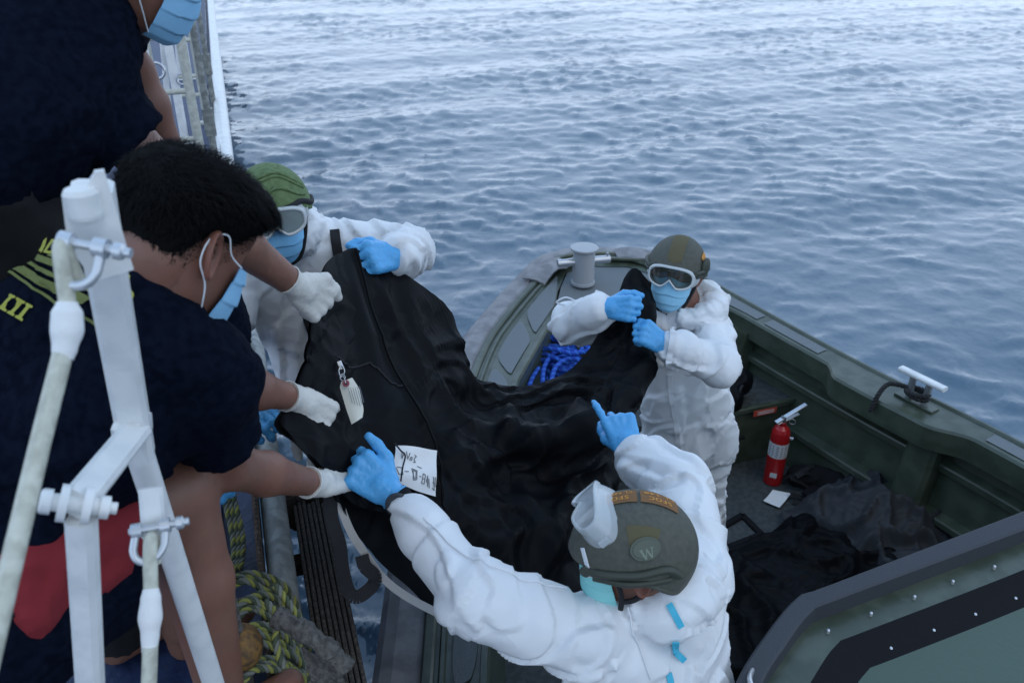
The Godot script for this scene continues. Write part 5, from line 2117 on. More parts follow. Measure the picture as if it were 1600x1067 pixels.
# ---------------------------------------------------------------- the black bag
const BAGP := [
	[[488, 520, 2.05], [478, 560, 2.02], [462, 600, 2.0], [440, 640, 1.97], [428, 668, 1.93], [465, 700, 1.92], [520, 765, 1.95]],
	[[505, 425, 2.20], [512, 480, 2.15], [515, 540, 2.1], [518, 600, 2.06], [520, 650, 2.03], [530, 710, 2.0], [548, 820, 2.02]],
	[[560, 388, 2.36], [570, 450, 2.32], [580, 520, 2.28], [585, 590, 2.22], [590, 660, 2.16], [596, 740, 2.1], [585, 870, 2.08]],
	[[642, 436, 2.46], [640, 500, 2.42], [640, 560, 2.38], [645, 630, 2.32], [652, 700, 2.24], [655, 790, 2.14], [635, 915, 2.1]],
	[[706, 492, 2.54], [712, 560, 2.5], [700, 620, 2.45], [700, 670, 2.36], [712, 735, 2.28], [718, 830, 2.18], [695, 965, 2.12]],
	[[736, 588, 2.62], [752, 622, 2.58], [765, 650, 2.54], [775, 685, 2.40], [782, 750, 2.36], [785, 840, 2.24], [770, 970, 2.16]],
	[[822, 604, 2.68], [835, 632, 2.66], [840, 655, 2.61], [845, 690, 2.42], [850, 750, 2.44], [850, 840, 2.32], [840, 970, 2.24]],
	[[895, 574, 2.78], [905, 612, 2.74], [905, 650, 2.66], [905, 680, 2.5], [905, 745, 2.50], [900, 830, 2.4], [890, 950, 2.3]],
	[[948, 498, 3.02], [960, 550, 2.93], [950, 610, 2.80], [945, 665, 2.66], [935, 720, 2.58], [928, 800, 2.5], [915, 920, 2.4]],
	[[985, 422, 3.04], [1003, 490, 3.02], [1003, 560, 2.95], [985, 620, 2.8], [965, 670, 2.7], [948, 760, 2.6], [935, 890, 2.5]],
	[[1012, 440, 3.06], [1022, 500, 3.05], [1020, 570, 3.0], [998, 628, 2.88], [978, 672, 2.8], [958, 745, 2.7], [945, 880, 2.6]]]

func spline_grid(P: Array, nu: int, nv: int) -> PackedVector3Array:
	var colsv := []                                        # every column refined down its length first
	for c in P:
		var w := []
		for e in c:
			w.append(pt(e[0], e[1], e[2]))
		var fine := []
		for r in nv:
			var t := float(r) / (nv - 1) * (w.size() - 1)
			var j := mini(int(t), w.size() - 2)
			fine.append((w[j] as Vector3).cubic_interpolate(w[j + 1], w[maxi(j - 1, 0)], w[mini(j + 2, w.size() - 1)], t - j))
		colsv.append(fine)
	var o := PackedVector3Array()
	for r in nv:
		for q in nu:
			var t := float(q) / (nu - 1) * (P.size() - 1)
			var j := mini(int(t), P.size() - 2)
			o.append((colsv[j][r] as Vector3).cubic_interpolate(colsv[j + 1][r], colsv[maxi(j - 1, 0)][r], colsv[mini(j + 2, P.size() - 1)][r], t - j))
	return o

func crease(p: Vector3, s: float, seed_off: Vector3) -> float:      # smooth cloth with narrow ridges
	var n: float = nz.one.get_noise_3dv(p * s + seed_off * 11.3)
	return pow(1.0 - minf(1.0, absf(n) * 2.2), 1.6)

func grid_normals(p: PackedVector3Array, rows: int, cols: int) -> PackedVector3Array:
	var o := PackedVector3Array()
	for r in rows:
		for q in cols:
			var dr := p[mini(r + 1, rows - 1) * cols + q] - p[maxi(r - 1, 0) * cols + q]
			var dq := p[r * cols + mini(q + 1, cols - 1)] - p[r * cols + maxi(q - 1, 0)]
			o.append(dq.cross(dr).normalized())
	return o

# the large folds that show in the bag, as lines through points on it: [points, height, width]
var fold_lines := []
func make_folds() -> void:
	for e in [[[[735, 672, 2.42], [800, 686, 2.42], [880, 688, 2.45], [945, 655, 2.66]], 0.035, 0.035], [[[765, 606, 2.6], [795, 640, 2.58], [785, 680, 2.42]], 0.022, 0.025],
		[[[1000, 430, 3.03], [990, 500, 3.0], [955, 590, 2.85], [905, 655, 2.62]], 0.035, 0.035], [[[958, 490, 3.0], [925, 560, 2.85], [870, 625, 2.7]], 0.025, 0.025],
		[[[700, 700, 2.32], [755, 790, 2.28], [800, 900, 2.2]], 0.030, 0.04], [[[910, 690, 2.5], [885, 780, 2.45], [850, 880, 2.3]], 0.030, 0.04], [[[830, 700, 2.43], [815, 790, 2.35], [840, 860, 2.3]], 0.022, 0.03],
		[[[640, 470, 2.43], [668, 560, 2.42], [690, 650, 2.4]], 0.028, 0.05], [[[590, 440, 2.34], [640, 560, 2.38], [668, 640, 2.32]], 0.02, 0.035]]:
		var w := []
		for q in e[0]:
			w.append(pt(q[0], q[1], q[2]))
		fold_lines.append([smooth_path(w, 4), e[1], e[2]])

func folds_at(p: Vector3) -> float:
	var o := 0.0
	for f in fold_lines:
		var best := 9.0
		var L: Array = f[0]
		for k in L.size() - 1:
			var c := Geometry3D.get_closest_point_to_segment(p, L[k], L[k + 1])
			best = minf(best, c.distance_to(p))
		o += f[1] * pow(maxf(0.0, 1.0 - best / (f[2] * 2.4)), 1.7)
	return o

func build_bag() -> void:
	make_folds()
	var b := thing("body_bag", "large black fabric bag hanging between the crews with tag and paper", "bag", pt(690, 900, 2.12))
	var nu := 150
	var nv := 100
	var p := spline_grid(BAGP, nu, nv)
	var n := grid_normals(p, nv, nu)
	var f := p.duplicate()
	var bk := p.duplicate()
	for r in nv:
		for q in nu:
			var k := r * nu + q
			var u := float(q) / (nu - 1)
			var v := float(r) / (nv - 1)
			var w := p[k]
			var nn := n[k]
			if nn.dot(EYE - w) < 0.0:
				nn = -nn
			var amp := lerpf(0.35, 1.0, smoothstep(0.30, 0.5, u))
			var along := Vector3(0.75, 0.1, -0.6).normalized()
			var q2 := w - along * (w.dot(along) * 0.55)
			var d := (crease(q2, 4.5, Vector3(3, 1, 7)) * 0.028 + lapped(nz.one.get_noise_3dv(q2 * 3.2 + Vector3(4, 4, 9)) * 2.4) * 0.016 + crease(w, 6.5, Vector3(1, 9, 2)) * 0.013 + crease(q2, 13.0, Vector3(5, 2, 2)) * 0.004) * amp
			d += nz.one.get_noise_3dv(w * 4.0) * 0.030 * amp + nz.one.get_noise_3dv(w * 11.0) * 0.005
			d += folds_at(w)
			var edge := minf(minf(u, 1.0 - u) * 10.0, minf(v, 1.0 - v) * 8.0)
			edge = clampf(edge, 0.0, 1.0)
			f[k] = w + nn * d * lerpf(0.35, 1.0, edge)
			var th := 0.20 * sqrt(clampf(4.0 * u * (1.0 - u), 0, 1)) * sqrt(clampf(4.0 * v * (1.0 - v), 0, 1))
			bk[k] = f[k] + Vector3(0.0, -0.45, -0.75) * th - nn * 0.002
	var mb := MB.new()
	mb.grid(f, nv, nu, false, false)
	mb.grid(bk, nv, nu, false, true)
	obj("shell", mb, M.bag, b)
	# front flap with the zip: its free edge stands off the shell
	var F := [
		[[486, 505, 2.02], [478, 560, 1.99], [462, 600, 1.97], [442, 640, 1.945], [440, 668, 1.92], [480, 705, 1.92], [528, 765, 1.94]],
		[[500, 428, 2.17], [508, 480, 2.13], [512, 540, 2.08], [516, 600, 2.04], [520, 650, 2.01], [535, 710, 1.98], [556, 790, 2.0]],
		[[525, 398, 2.26], [538, 460, 2.22], [548, 530, 2.17], [556, 600, 2.12], [564, 660, 2.07], [580, 720, 2.04], [598, 800, 2.04]],
		[[545, 392, 2.30], [560, 455, 2.25], [578, 520, 2.20], [596, 590, 2.15], [612, 650, 2.10], [628, 715, 2.07], [640, 800, 2.06]],
		[[556, 390, 2.32], [572, 470, 2.27], [592, 530, 2.22], [622, 598, 2.18], [657, 648, 2.13], [682, 705, 2.11], [690, 800, 2.10]]]
	var fu := 60
	var fv := 90
	var g := spline_grid(F, fu, fv)
	var gn := grid_normals(g, fv, fu)
	var top := g.duplicate()
	var bot := g.duplicate()
	for k in g.size():
		var nn := gn[k]
		if nn.dot(EYE - g[k]) < 0.0:
			nn = -nn
		var u := float(k % fu) / (fu - 1)
		var v := float(k / fu) / (fv - 1)
		var low := 1.0 - smoothstep(0.0, 0.6, u) * smoothstep(1.0, 0.5, v)
		var d := crease(g[k], 6.0, Vector3(2, 2, 4)) * 0.008 * (0.3 + low) + crease(g[k], 13.0, Vector3(8, 1, 4)) * 0.006 * low
		d += 0.008 * smoothstep(0.90, 1.0, u) + nz.one.get_noise_3dv(g[k] * 5.0) * 0.008
		top[k] = g[k] + nn * d
		bot[k] = top[k] - nn * 0.006
	mb = MB.new()
	mb.grid(top, fv, fu, false, false)
	mb.grid(bot, fv, fu, false, true)
	var e := []
	for r in fv:
		e.append(top[r * fu + fu - 1])
	mb.tube(e, 0.0035, 6)
	var fl := obj("front_flap", mb, M.bag, b)
	# zip slider
	mb = MB.new()
	var z0 := pt(529, 565, 2.06)
	var zn := (EYE - z0).normalized()
	mb.beam(z0, pt(534, 577, 2.055), 0.012, 0.008, zn, 0.002)
	var zp := smooth_path([pt(533, 571, 2.05), pt(529, 580, 2.045), pt(533, 589, 2.045), pt(538, 580, 2.045)], 4, true)
	mb.tube(zp, 0.0018, 6, true)
	var zq := smooth_path([pt(535, 584, 2.045), pt(531, 590, 2.04), pt(535, 595, 2.04), pt(539, 590, 2.04)], 4, true)
	mb.tube(zq, 0.0012, 6, true)
	obj("zip_slider", mb, M.metal, b, "silver zip slider")
	mb = MB.new()
	var zl := []
	for k in 30:
		var t := k / 29.0
		zl.append(surf_pt(top, fu, fv, lerpf(0.30, 0.97, t), lerpf(0.40, 0.52, t) + 0.02 * sin(t * 9.0)) + zn * 0.002)
	mb.tube(zl, 0.0028, 6)
	obj("zip", mb, M.webbing, b)
	# cardboard tag with a reddish eyelet patch
	var tg := thing("identity_tag", "cream card tag tied to the zip of the black bag", "tag", pt(545, 662, 2.0))
	var tq := [[529, 600], [538, 591], [550, 590], [561, 607], [568, 640], [566, 652], [549, 663], [541, 640]]
	var A := []
	for k in tq.size():
		var d: float = 2.02 + (tq[k][1] - 590) * -0.0004
		A.append(pt(tq[k][0], tq[k][1], d))
	mb = MB.new()
	var tn: Vector3 = (EYE - A[0]).normalized()
	# curled card: grid between its long sides
	var rows := 12
	for side in 2:
		var gp := PackedVector3Array()
		for r in rows:
			var v := r / float(rows - 1)
			var l := line_at([A[0], A[0].lerp(A[7], 0.5), A[7], A[6]], v)
			var rr := line_at([A[2], A[3], A[4], A[5]], v)
			if v < 0.01:
				l = A[1].lerp(A[0], 0.6)
				rr = A[2]
			for q in 6:
				var u := q / 5.0
				gp.append(l.lerp(rr, u) + tn * (0.006 * sin(u * PI) + 0.004 * v - 0.0006 * side))
		mb.grid(gp, rows, 6, false, side == 1)
	obj("card", mb, M.card, tg)
	mb = MB.new()
	var ey := pt(540, 599, 2.007)
	mb.lathe(ey, tn, [[0.0, 0.0105], [0.0085, 0.0105], [0.0085, 0.008]], 16)
	obj("eyelet_patch", mb, mat(0.25, 0.06, 0.08, 0.8), tg)
	mb = MB.new()
	mb.lathe(ey, tn, [[0.0, 0.0115], [0.003, 0.0115]], 12)
	obj("eyelet_hole", mb, M.black, tg)
	mb = MB.new()
	var la := (pt(562, 646, 2.0) - pt(551, 606, 2.01)).normalized()
	var lx := la.cross(tn)
	for k in 6:
		var o: Vector3 = pt(544 + k * 3.4, 607 - k * 0.7, 2.003) + tn * 0.0085
		var L := 0.048 - absf(k - 3.0) * 0.004
		mb.beam(o, o + la * L, 0.0011 if k != 5 else 0.0022, 0.0006, tn, 0.0001)
	obj("printed_line", mb, mat(0.12, 0.13, 0.15, 0.8), tg)
	mb = MB.new()
	mb.tube(smooth_path([ey + tn * 0.012, pt(538, 592, 2.0), pt(536, 588, 2.03)], 4), 0.0009, 5)
	obj("string", mb, M.elastic, tg)
	# paper in a clear pocket
	var pp := thing("marked_paper", "white paper with hand drawn marks in a clear pocket on the black bag", "paper", pt(640, 770, 2.06))
	var cor := [pt(618, 696, 2.045), pt(684, 703, 2.075), pt(680, 776, 2.045), pt(612, 750, 2.02)]
	var pn: Vector3 = (cor[1] - cor[0]).cross(cor[3] - cor[0]).normalized()
	if pn.dot(EYE - cor[0]) < 0.0:
		pn = -pn
	mb = MB.new()
	for side in 2:
		var gp := PackedVector3Array()
		for r in 16:
			for q in 16:
				var u := q / 15.0
				var v := r / 15.0
				var o: Vector3 = cor[0].lerp(cor[1], u).lerp(cor[3].lerp(cor[2], u), v)
				gp.append(o + pn * (0.006 * sin(u * 5.0 + v * 2.0) + 0.003 * sin(v * 9.0 + u * 3.0) - 0.0007 * side))
		mb.grid(gp, 16, 16, false, side == 1)
	obj("sheet", mb, M.paper, pp)
	mb = MB.new()
	var bx: Vector3 = (cor[2] - cor[3])
	var by: Vector3 = (cor[0] - cor[3])
	# upside-down outlined characters: strokes in paper space (u right, v down)
	var marks := [
		[[0.93, 0.60], [0.97, 0.88], [0.92, 0.84]], [[0.97, 0.74], [0.92, 0.72]], [[0.97, 0.60], [0.985, 0.80]],
		[[0.83, 0.66], [0.86, 0.86]], [[0.80, 0.62], [0.78, 0.74], [0.83, 0.76]], [[0.80, 0.60], [0.82, 0.84]],
		[[0.70, 0.58], [0.75, 0.60], [0.74, 0.80], [0.68, 0.80], [0.70, 0.58]], [[0.69, 0.69], [0.75, 0.70]], [[0.61, 0.66], [0.66, 0.67]],
		[[0.42, 0.54], [0.55, 0.55], [0.56, 0.76], [0.48, 0.80], [0.42, 0.54]], [[0.45, 0.57], [0.53, 0.58], [0.53, 0.74], [0.49, 0.76], [0.45, 0.57]],
		[[0.25, 0.68], [0.35, 0.64]], [[0.06, 0.62], [0.18, 0.60], [0.22, 0.78], [0.12, 0.80], [0.06, 0.66]],
		[[0.45, 0.20], [0.50, 0.22], [0.45, 0.30], [0.50, 0.36], [0.44, 0.37]], [[0.36, 0.28], [0.40, 0.26], [0.40, 0.34], [0.35, 0.34], [0.36, 0.28]], [[0.24, 0.16], [0.30, 0.34], [0.33, 0.18]], [[0.14, 0.18], [0.16, 0.36], [0.20, 0.20]], [[0.55, 0.44], [0.66, 0.46]]]
	for s in marks:
		var w := []
		for e2 in s:
			var o: Vector3 = cor[0].lerp(cor[1], e2[0]).lerp(cor[3].lerp(cor[2], e2[0]), e2[1])
			w.append(o + pn * (0.006 * sin(e2[0] * 5.0 + e2[1] * 2.0) + 0.003 * sin(e2[1] * 9.0 + e2[0] * 3.0) + 0.0012))
		for k in w.size() - 1:
			mb.beam(w[k], w[k + 1], 0.0022, 0.0007, pn, 0.0002)
	obj("marks", mb, mat(0.16, 0.165, 0.18, 0.8), pp)
	mb = MB.new()
	mb.tube(smooth_path([pt(616, 692, 2.02), pt(626, 704, 2.02), pt(633, 712, 2.02), pt(629, 730, 2.01), pt(626, 752, 2.0)], 5), 0.0022, 6)
	obj("cord", mb, M.webbing, pp)
	# white piping and webbing straps along the lower edge
	mb = MB.new()
	ribbon(mb, [pt(527, 770, 1.99), pt(535, 800, 2.0), pt(550, 835, 2.02), pt(572, 868, 2.05), pt(600, 905, 2.07), pt(640, 935, 2.08), pt(700, 966, 2.09)], 0.019, (EYE - pt(600, 880, 2.0)).normalized())
	obj("edge_webbing", mb, M.strap_white, b, "pale webbing along the lower edge")
	mb = MB.new()
	ribbon(mb, [pt(515, 770, 1.98), pt(518, 810, 2.0), pt(530, 850, 2.02), pt(535, 890, 2.04), pt(545, 925, 2.06), pt(560, 932, 2.06), pt(582, 915, 2.06), pt(585, 900, 2.05), pt(570, 885, 2.04), pt(565, 868, 2.04)], 0.032, (EYE - pt(550, 880, 2.0)).normalized())
	obj("strap", mb, M.webbing, b, "loose black webbing loop")

func surf_pt(p: PackedVector3Array, cols: int, rows: int, u: float, v: float) -> Vector3:
	return p[int(clampf(v, 0, 1) * (rows - 1)) * cols + int(clampf(u, 0, 1) * (cols - 1))]

func ribbon(mb: MB, path: Array, w: float, nrm: Vector3) -> void:
	var s := smooth_path(path, 5)
	for k in s.size() - 1:
		var d: Vector3 = (s[k + 1] - s[k])
		mb.beam(s[k] - d * 0.15, s[k + 1] + d * 0.15, w, 0.0028, nrm + Vector3(0.2 * sin(k * 0.4), 0, 0.2 * cos(k * 0.33)), 0.0006)

# ---------------------------------------------------------------- things lying in the boat
func build_boat_things() -> void:
	# fire extinguisher
	var o := pl(1207, 752, 0.0)
	var t := thing("fire_extinguisher", "red fire extinguisher with white label standing on the boat floor", "fire extinguisher", o)
	var mb := MB.new()
	mb.lathe(o, Vector3.UP, [[0.0, 0.0], [0.046, 0.0], [0.050, 0.006], [0.050, 0.31], [0.047, 0.335], [0.038, 0.355], [0.022, 0.368], [0.018, 0.372], [0.018, 0.39], [0.0, 0.39]], 32)
	obj("cylinder", mb, M.red, t)
	mb = MB.new()
	mb.lathe(o, Vector3.UP, [[0.0508, 0.185], [0.0508, 0.275]], 32)
	var lb := obj("label", mb, M.label_white, t)
	mb = MB.new()
	var vdir := (EYE - o)
	vdir.y = 0
	vdir = vdir.normalized()
	var vx := Vector3.UP.cross(vdir)
	for r in 6:
		for k in 5:
			var a := -0.9 + 0.42 * k + 0.05 * (r % 2)
			var q := o + (vdir * cos(a) + vx * sin(a)) * 0.0512 + Vector3(0, 0.20 + r * 0.012, 0)
			mb.beam(q - vx * cos(a) * 0.006, q + vx * cos(a) * 0.006, 0.0008, 0.004, Vector3.UP, 0.0002)
	obj("print", mb, mat(0.1, 0.1, 0.12, 0.7), lb)
	mb = MB.new()
	mb.beam(o + vdir * 0.0505 - vx * 0.018 + Vector3(0, 0.075, 0), o + vdir * 0.0505 + vx * 0.018 + Vector3(0, 0.075, 0), 0.002, 0.03, Vector3.UP, 0.0005)
	obj("sticker", mb, M.label_white, t)
	mb = MB.new()
	mb.tube([o + Vector3(0, 0.385, 0), o + Vector3(0, 0.425, 0)], 0.014, 14)
	var hd := Vector3(0.86, 0.28, -0.35).normalized()
	mb.beam(o + Vector3(0, 0.415, 0) - hd * 0.05, o + Vector3(0, 0.43, 0) + hd * 0.14, 0.024, 0.008, Vector3.UP, 0.002)
	mb.beam(o + Vector3(0, 0.40, 0) - hd * 0.04, o + Vector3(0, 0.392, 0) + hd * 0.10, 0.02, 0.006, Vector3.UP, 0.002)
	obj("valve_handle", mb, M.metal, t)
	mb = MB.new()
	var ring := []
	for k in 16:
		var a := TAU * k / 16
		ring.append(o + Vector3(0.045, 0.40, 0.01) + vx * cos(a) * 0.016 + Vector3(0, sin(a) * 0.016, 0))
	mb.tube(ring, 0.002, 6, true)
	obj("pull_pin", mb, M.metal, t)
	mb = MB.new()
	mb.lathe(o + vx * 0.05 + Vector3(0, 0.30, 0), vx, [[0.010, 0.0], [0.010, 0.016], [0.0, 0.018]], 12)
	obj("gauge", mb, M.metal, t)
	# white paper on the floor
	var q4 := [pl(1193, 783, 0.012), pl(1208, 766, 0.012), pl(1236, 773, 0.012), pl(1218, 795, 0.012)]
	mb = MB.new()
	for side in 2:
		var gp := PackedVector3Array()
		for r in 9:
			for q in 9:
				var u := q / 8.0
				var v := r / 8.0
				var w: Vector3 = q4[0].lerp(q4[1], u).lerp(q4[3].lerp(q4[2], u), v)
				w.y = 0.010 + 0.012 * absf(u - 0.45) + 0.006 * v * v - 0.0008 * side
				gp.append(w)
		mb.grid(gp, 9, 9, false, side == 0)
	tag(obj("floor_paper", mb, M.paper), "small white sheet of paper lying on the boat floor", "paper")
	# coil of blue rope
	var rc := pl(872, 592, 0.40)
	t = thing("rope_coil", "coil of bright blue rope on the bow platform", "rope", Vector3(rc.x, 0.37, rc.z))
	var rng := RandomNumberGenerator.new()
	rng.seed = 8
	for lay in 13:
		var path := []
		var rx := rng.randf_range(0.10, 0.19)
		var rz := rng.randf_range(0.07, 0.12)
		var ph := rng.randf() * TAU
		var tl := rng.randf_range(-0.25, 0.25)
		var cx := rng.randf_range(-0.03, 0.03)
		for k in 90:
			var a := TAU * k / 90.0
			var w := Vector3(cx + cos(a) * rx, 0.02 + lay * 0.018 + 0.02 * sin(a * 2.0 + ph) + tl * 0.12 * cos(a + ph), sin(a) * rz + 0.02 * sin(a * 3 + ph))
			path.append(Vector3(rc.x, 0.375, rc.z) + w + Vector3(0, maxf(0, -w.y + 0.012), 0))
		path.append(path[0])
		obj("coil_turn", rope(resample(path, 0.0075), 0.0135, 0.052, [Color(0.010, 0.065, 0.42), Color(0.035, 0.16, 0.62), Color(0.012, 0.075, 0.45)]), M.rope, t)
	for e in [[[905, 552], [880, 545], [862, 555], [850, 575], [848, 600]], [[920, 568], [890, 560], [868, 575], [860, 605]], [[842, 575], [832, 590], [826, 605]]]:
		var path := []
		for k in e:
			path.append(pl(k[0], k[1], 0.60))
		obj("coil_turn", rope(resample(smooth_path(path, 8), 0.0075), 0.0135, 0.052, [Color(0.010, 0.065, 0.42), Color(0.035, 0.16, 0.62), Color(0.012, 0.075, 0.45)]), M.rope, t)
	# camouflage bundle behind it
	var cb := pl(866, 520, 0.50)
	mb = MB.new()
	sdf(mb, [[cb + Vector3(-0.08, 0.0, 0), cb + Vector3(0.10, 0.02, 0.02), 0.075, 0.085], [cb + Vector3(-0.06, -0.07, 0.02), cb + Vector3(0.10, -0.06, 0.0), 0.07, 0.07]], 0.011, 0.04, 4)
	tag(obj("camouflage_bundle", mb, M.camo_big), "camouflage cloth bundle stowed under the foredeck edge", "bundle")
	# black bag on the platform behind the standing person
	var kb := pl(1125, 632, 0.37)
	mb = MB.new()
	sdf(mb, [[kb + Vector3(-0.12, 0.09, -0.02), kb + Vector3(0.10, 0.10, -0.06), 0.09, 0.07], [kb + Vector3(-0.12, 0.06, 0.06), kb + Vector3(0.05, 0.06, 0.04), 0.07, 0.06], [kb + Vector3(0.06, 0.12, -0.05), kb + Vector3(0.15, 0.11, -0.10), 0.05, 0.03]], 0.011, 0.04, 4)
	t = thing("kit_bag", "slumped black kit bag on the bow platform behind the standing person", "bag", kb)
	obj("bag_body", mb, M.bag, t)
	mb = MB.new()
	mb.tube(smooth_path([kb + Vector3(0.05, 0.02, 0.1), kb + Vector3(0.09, 0.13, 0.04), kb + Vector3(0.14, 0.10, -0.05)], 6), 0.008, 8)
	obj("carry_strap", mb, M.webbing, t)
	# white handled tool poking out
	var th := pl(1118, 692, 0.20)
	t = thing("boat_hook", "dark pole with a white end leaning on the platform front", "pole", th)
	mb = MB.new()
	mb.tube([th + Vector3(-0.10, -0.02, 0.02), th + Vector3(0.06, 0.012, 0.0)], 0.012, 12)
	obj("grip", mb, M.sleeve_white, t)
	mb = MB.new()
	mb.tube([th + Vector3(0.06, 0.012, 0.0), th + Vector3(0.16, 0.03, -0.01)], 0.010, 12)
	obj("shaft", mb, M.black, t)
	# jumble of black gear by the wall
	var gb := pl(1285, 770, 0.0)
	t = thing("gear_heap", "heap of black straps and pouches by the starboard wall", "gear", gb)
	mb = MB.new()
	sdf(mb, [[gb + Vector3(-0.10, 0.05, -0.08), gb + Vector3(0.06, 0.06, -0.02), 0.06, 0.07], [gb + Vector3(0.06, 0.06, 0.02), gb + Vector3(0.18, 0.06, 0.10), 0.06, 0.06], [gb + Vector3(0.1, 0.1, 0.0), gb + Vector3(0.2, 0.14, -0.02), 0.05, 0.05]], 0.012, 0.03, 4)
	obj("pouch", mb, M.blackcloth, t)
	for k in 5:
		mb = MB.new()
		var w := []
		for j in 7:
			w.append(gb + Vector3(-0.18 + 0.07 * j + rng.randf_range(-0.03, 0.03), 0.03 + 0.10 * sin(j * 0.9 + k), -0.06 + 0.04 * k + rng.randf_range(-0.03, 0.03)))
			w[j].y = maxf(w[j].y, 0.012)
		ribbon(mb, w, 0.028, Vector3(0.1, 1, 0.3).normalized())
		obj("strap", mb, M.webbing, t)
	for e in [[1272, 770, 0.07], [1300, 800, 0.06], [1258, 812, 0.05]]:
		mb = MB.new()
		var c := pl(e[0], e[1], 0.05)
		mb.box(c, Vector3(e[2] * 1.5, 0.03, e[2]), 0.6, 0.008)
		obj("buckle", mb, M.black, t)
	# second bag lying on the floor: grey sheet heaped over its head end
	floor_bag()

func floor_bag() -> void:
	var a := pl(1385, 845, 0.0)
	var b := pl(1110, 990, 0.0)
	var ax := (b - a)
	var L := ax.length() + 0.5
	ax = ax.normalized()
	var ay := Vector3(-ax.z, 0, ax.x)
	var t := thing("covered_bag", "long black bag lying on the boat floor", "bag", Vector3((a.x + b.x) * 0.5, 0.0, (a.z + b.z) * 0.5))
	for part in 2:
		var rows := 90 if part == 0 else 60
		var cols := 64 if part == 0 else 60
		var p := PackedVector3Array()
		for r in rows:
			for q in cols:
				var u := r / float(rows - 1)
				var v := (q / float(cols - 1) - 0.5) * 2.0
				var w: Vector3
				var h := 0.0
				if part == 0:
					var wd := 0.34 * (1.0 + 0.06 * sin(u * 14.0))
					w = a + ax * (u * L) + ay * (v * wd)
					h = 0.13 * sqrt(maxf(0.0, 1.0 - v * v)) * sqrt(clampf(u * 8.0, 0, 1)) * lerpf(1.0, 0.75, u) * clampf((1.0 - u) * 12.0, 0, 1)
				else:
					var wd := 0.36
					w = a + ax * ((u - 0.42) * 0.62) + ay * (v * wd + 0.02)
					h = 0.02 + 0.22 * pow(maxf(0.0, 1.0 - v * v * 0.9), 0.7) * pow(maxf(0.0, 1.0 - pow(absf(u - 0.42) * 1.75, 2.2)), 0.7)
				var s := Vector3(w.x, h, w.z)
				var cr := crease(s, 4.2, Vector3(part * 3, 5, 1)) * 0.05 + crease(s, 8.5, Vector3(2, part * 4, 1)) * 0.016
				h += cr * (0.35 + minf(1.0, h * 6.0)) + nz.one.get_noise_3dv(s * 4.0) * 0.03 * minf(1.0, h * 6.0)
				p.append(Vector3(w.x, maxf(h, 0.006), w.z))
		var mb := MB.new()
		mb.grid(p, rows, cols, false, false)
		if part == 0:
			obj("bag_shell", mb, M.bag, t)
		else:
			tag(obj("grey_sheet", mb, M.tarp), "crumpled dark grey sheet heaped over the end of the bag on the boat floor", "sheet")

# ---------------------------------------------------------------- near rail of the ship
func shackle(parent: Node3D, c: Vector3, up: Vector3, x: Vector3, w: float, h: float, r: float) -> void:
	var mb := MB.new()
	var path := [c + x * w + up * h]
	for k in 13:
		var a := PI * k / 12.0
		path.append(c + x * cos(a) * w * 1.05 - up * sin(a) * w * 1.15)
	path.append(c - x * w + up * h)
	mb.tube(smooth_path(path, 3), r, 12)
	for s in [-1.0, 1.0]:
		mb.lathe(c + x * w * s + up * h - x * s * r * 1.3, x * s, [[0.0, 0.0], [r * 1.9, 0.0], [r * 1.9, r * 2.4], [0.0, r * 2.4]], 16)
	var sh_ := obj("shackle", mb, M.galv, parent)
	mb = MB.new()
	mb.tube([c - x * w * 1.5 + up * h, c + x * w * 1.9 + up * h], r * 0.9, 12)
	mb.lathe(c + x * w * 1.75 + up * h, x, [[0.0, 0.0], [r * 1.7, 0.0], [r * 1.7, r * 1.5], [r, r * 1.9], [r, r * 3.0], [0.0, r * 3.0]], 8)
	obj("pin", mb, M.galv, sh_)

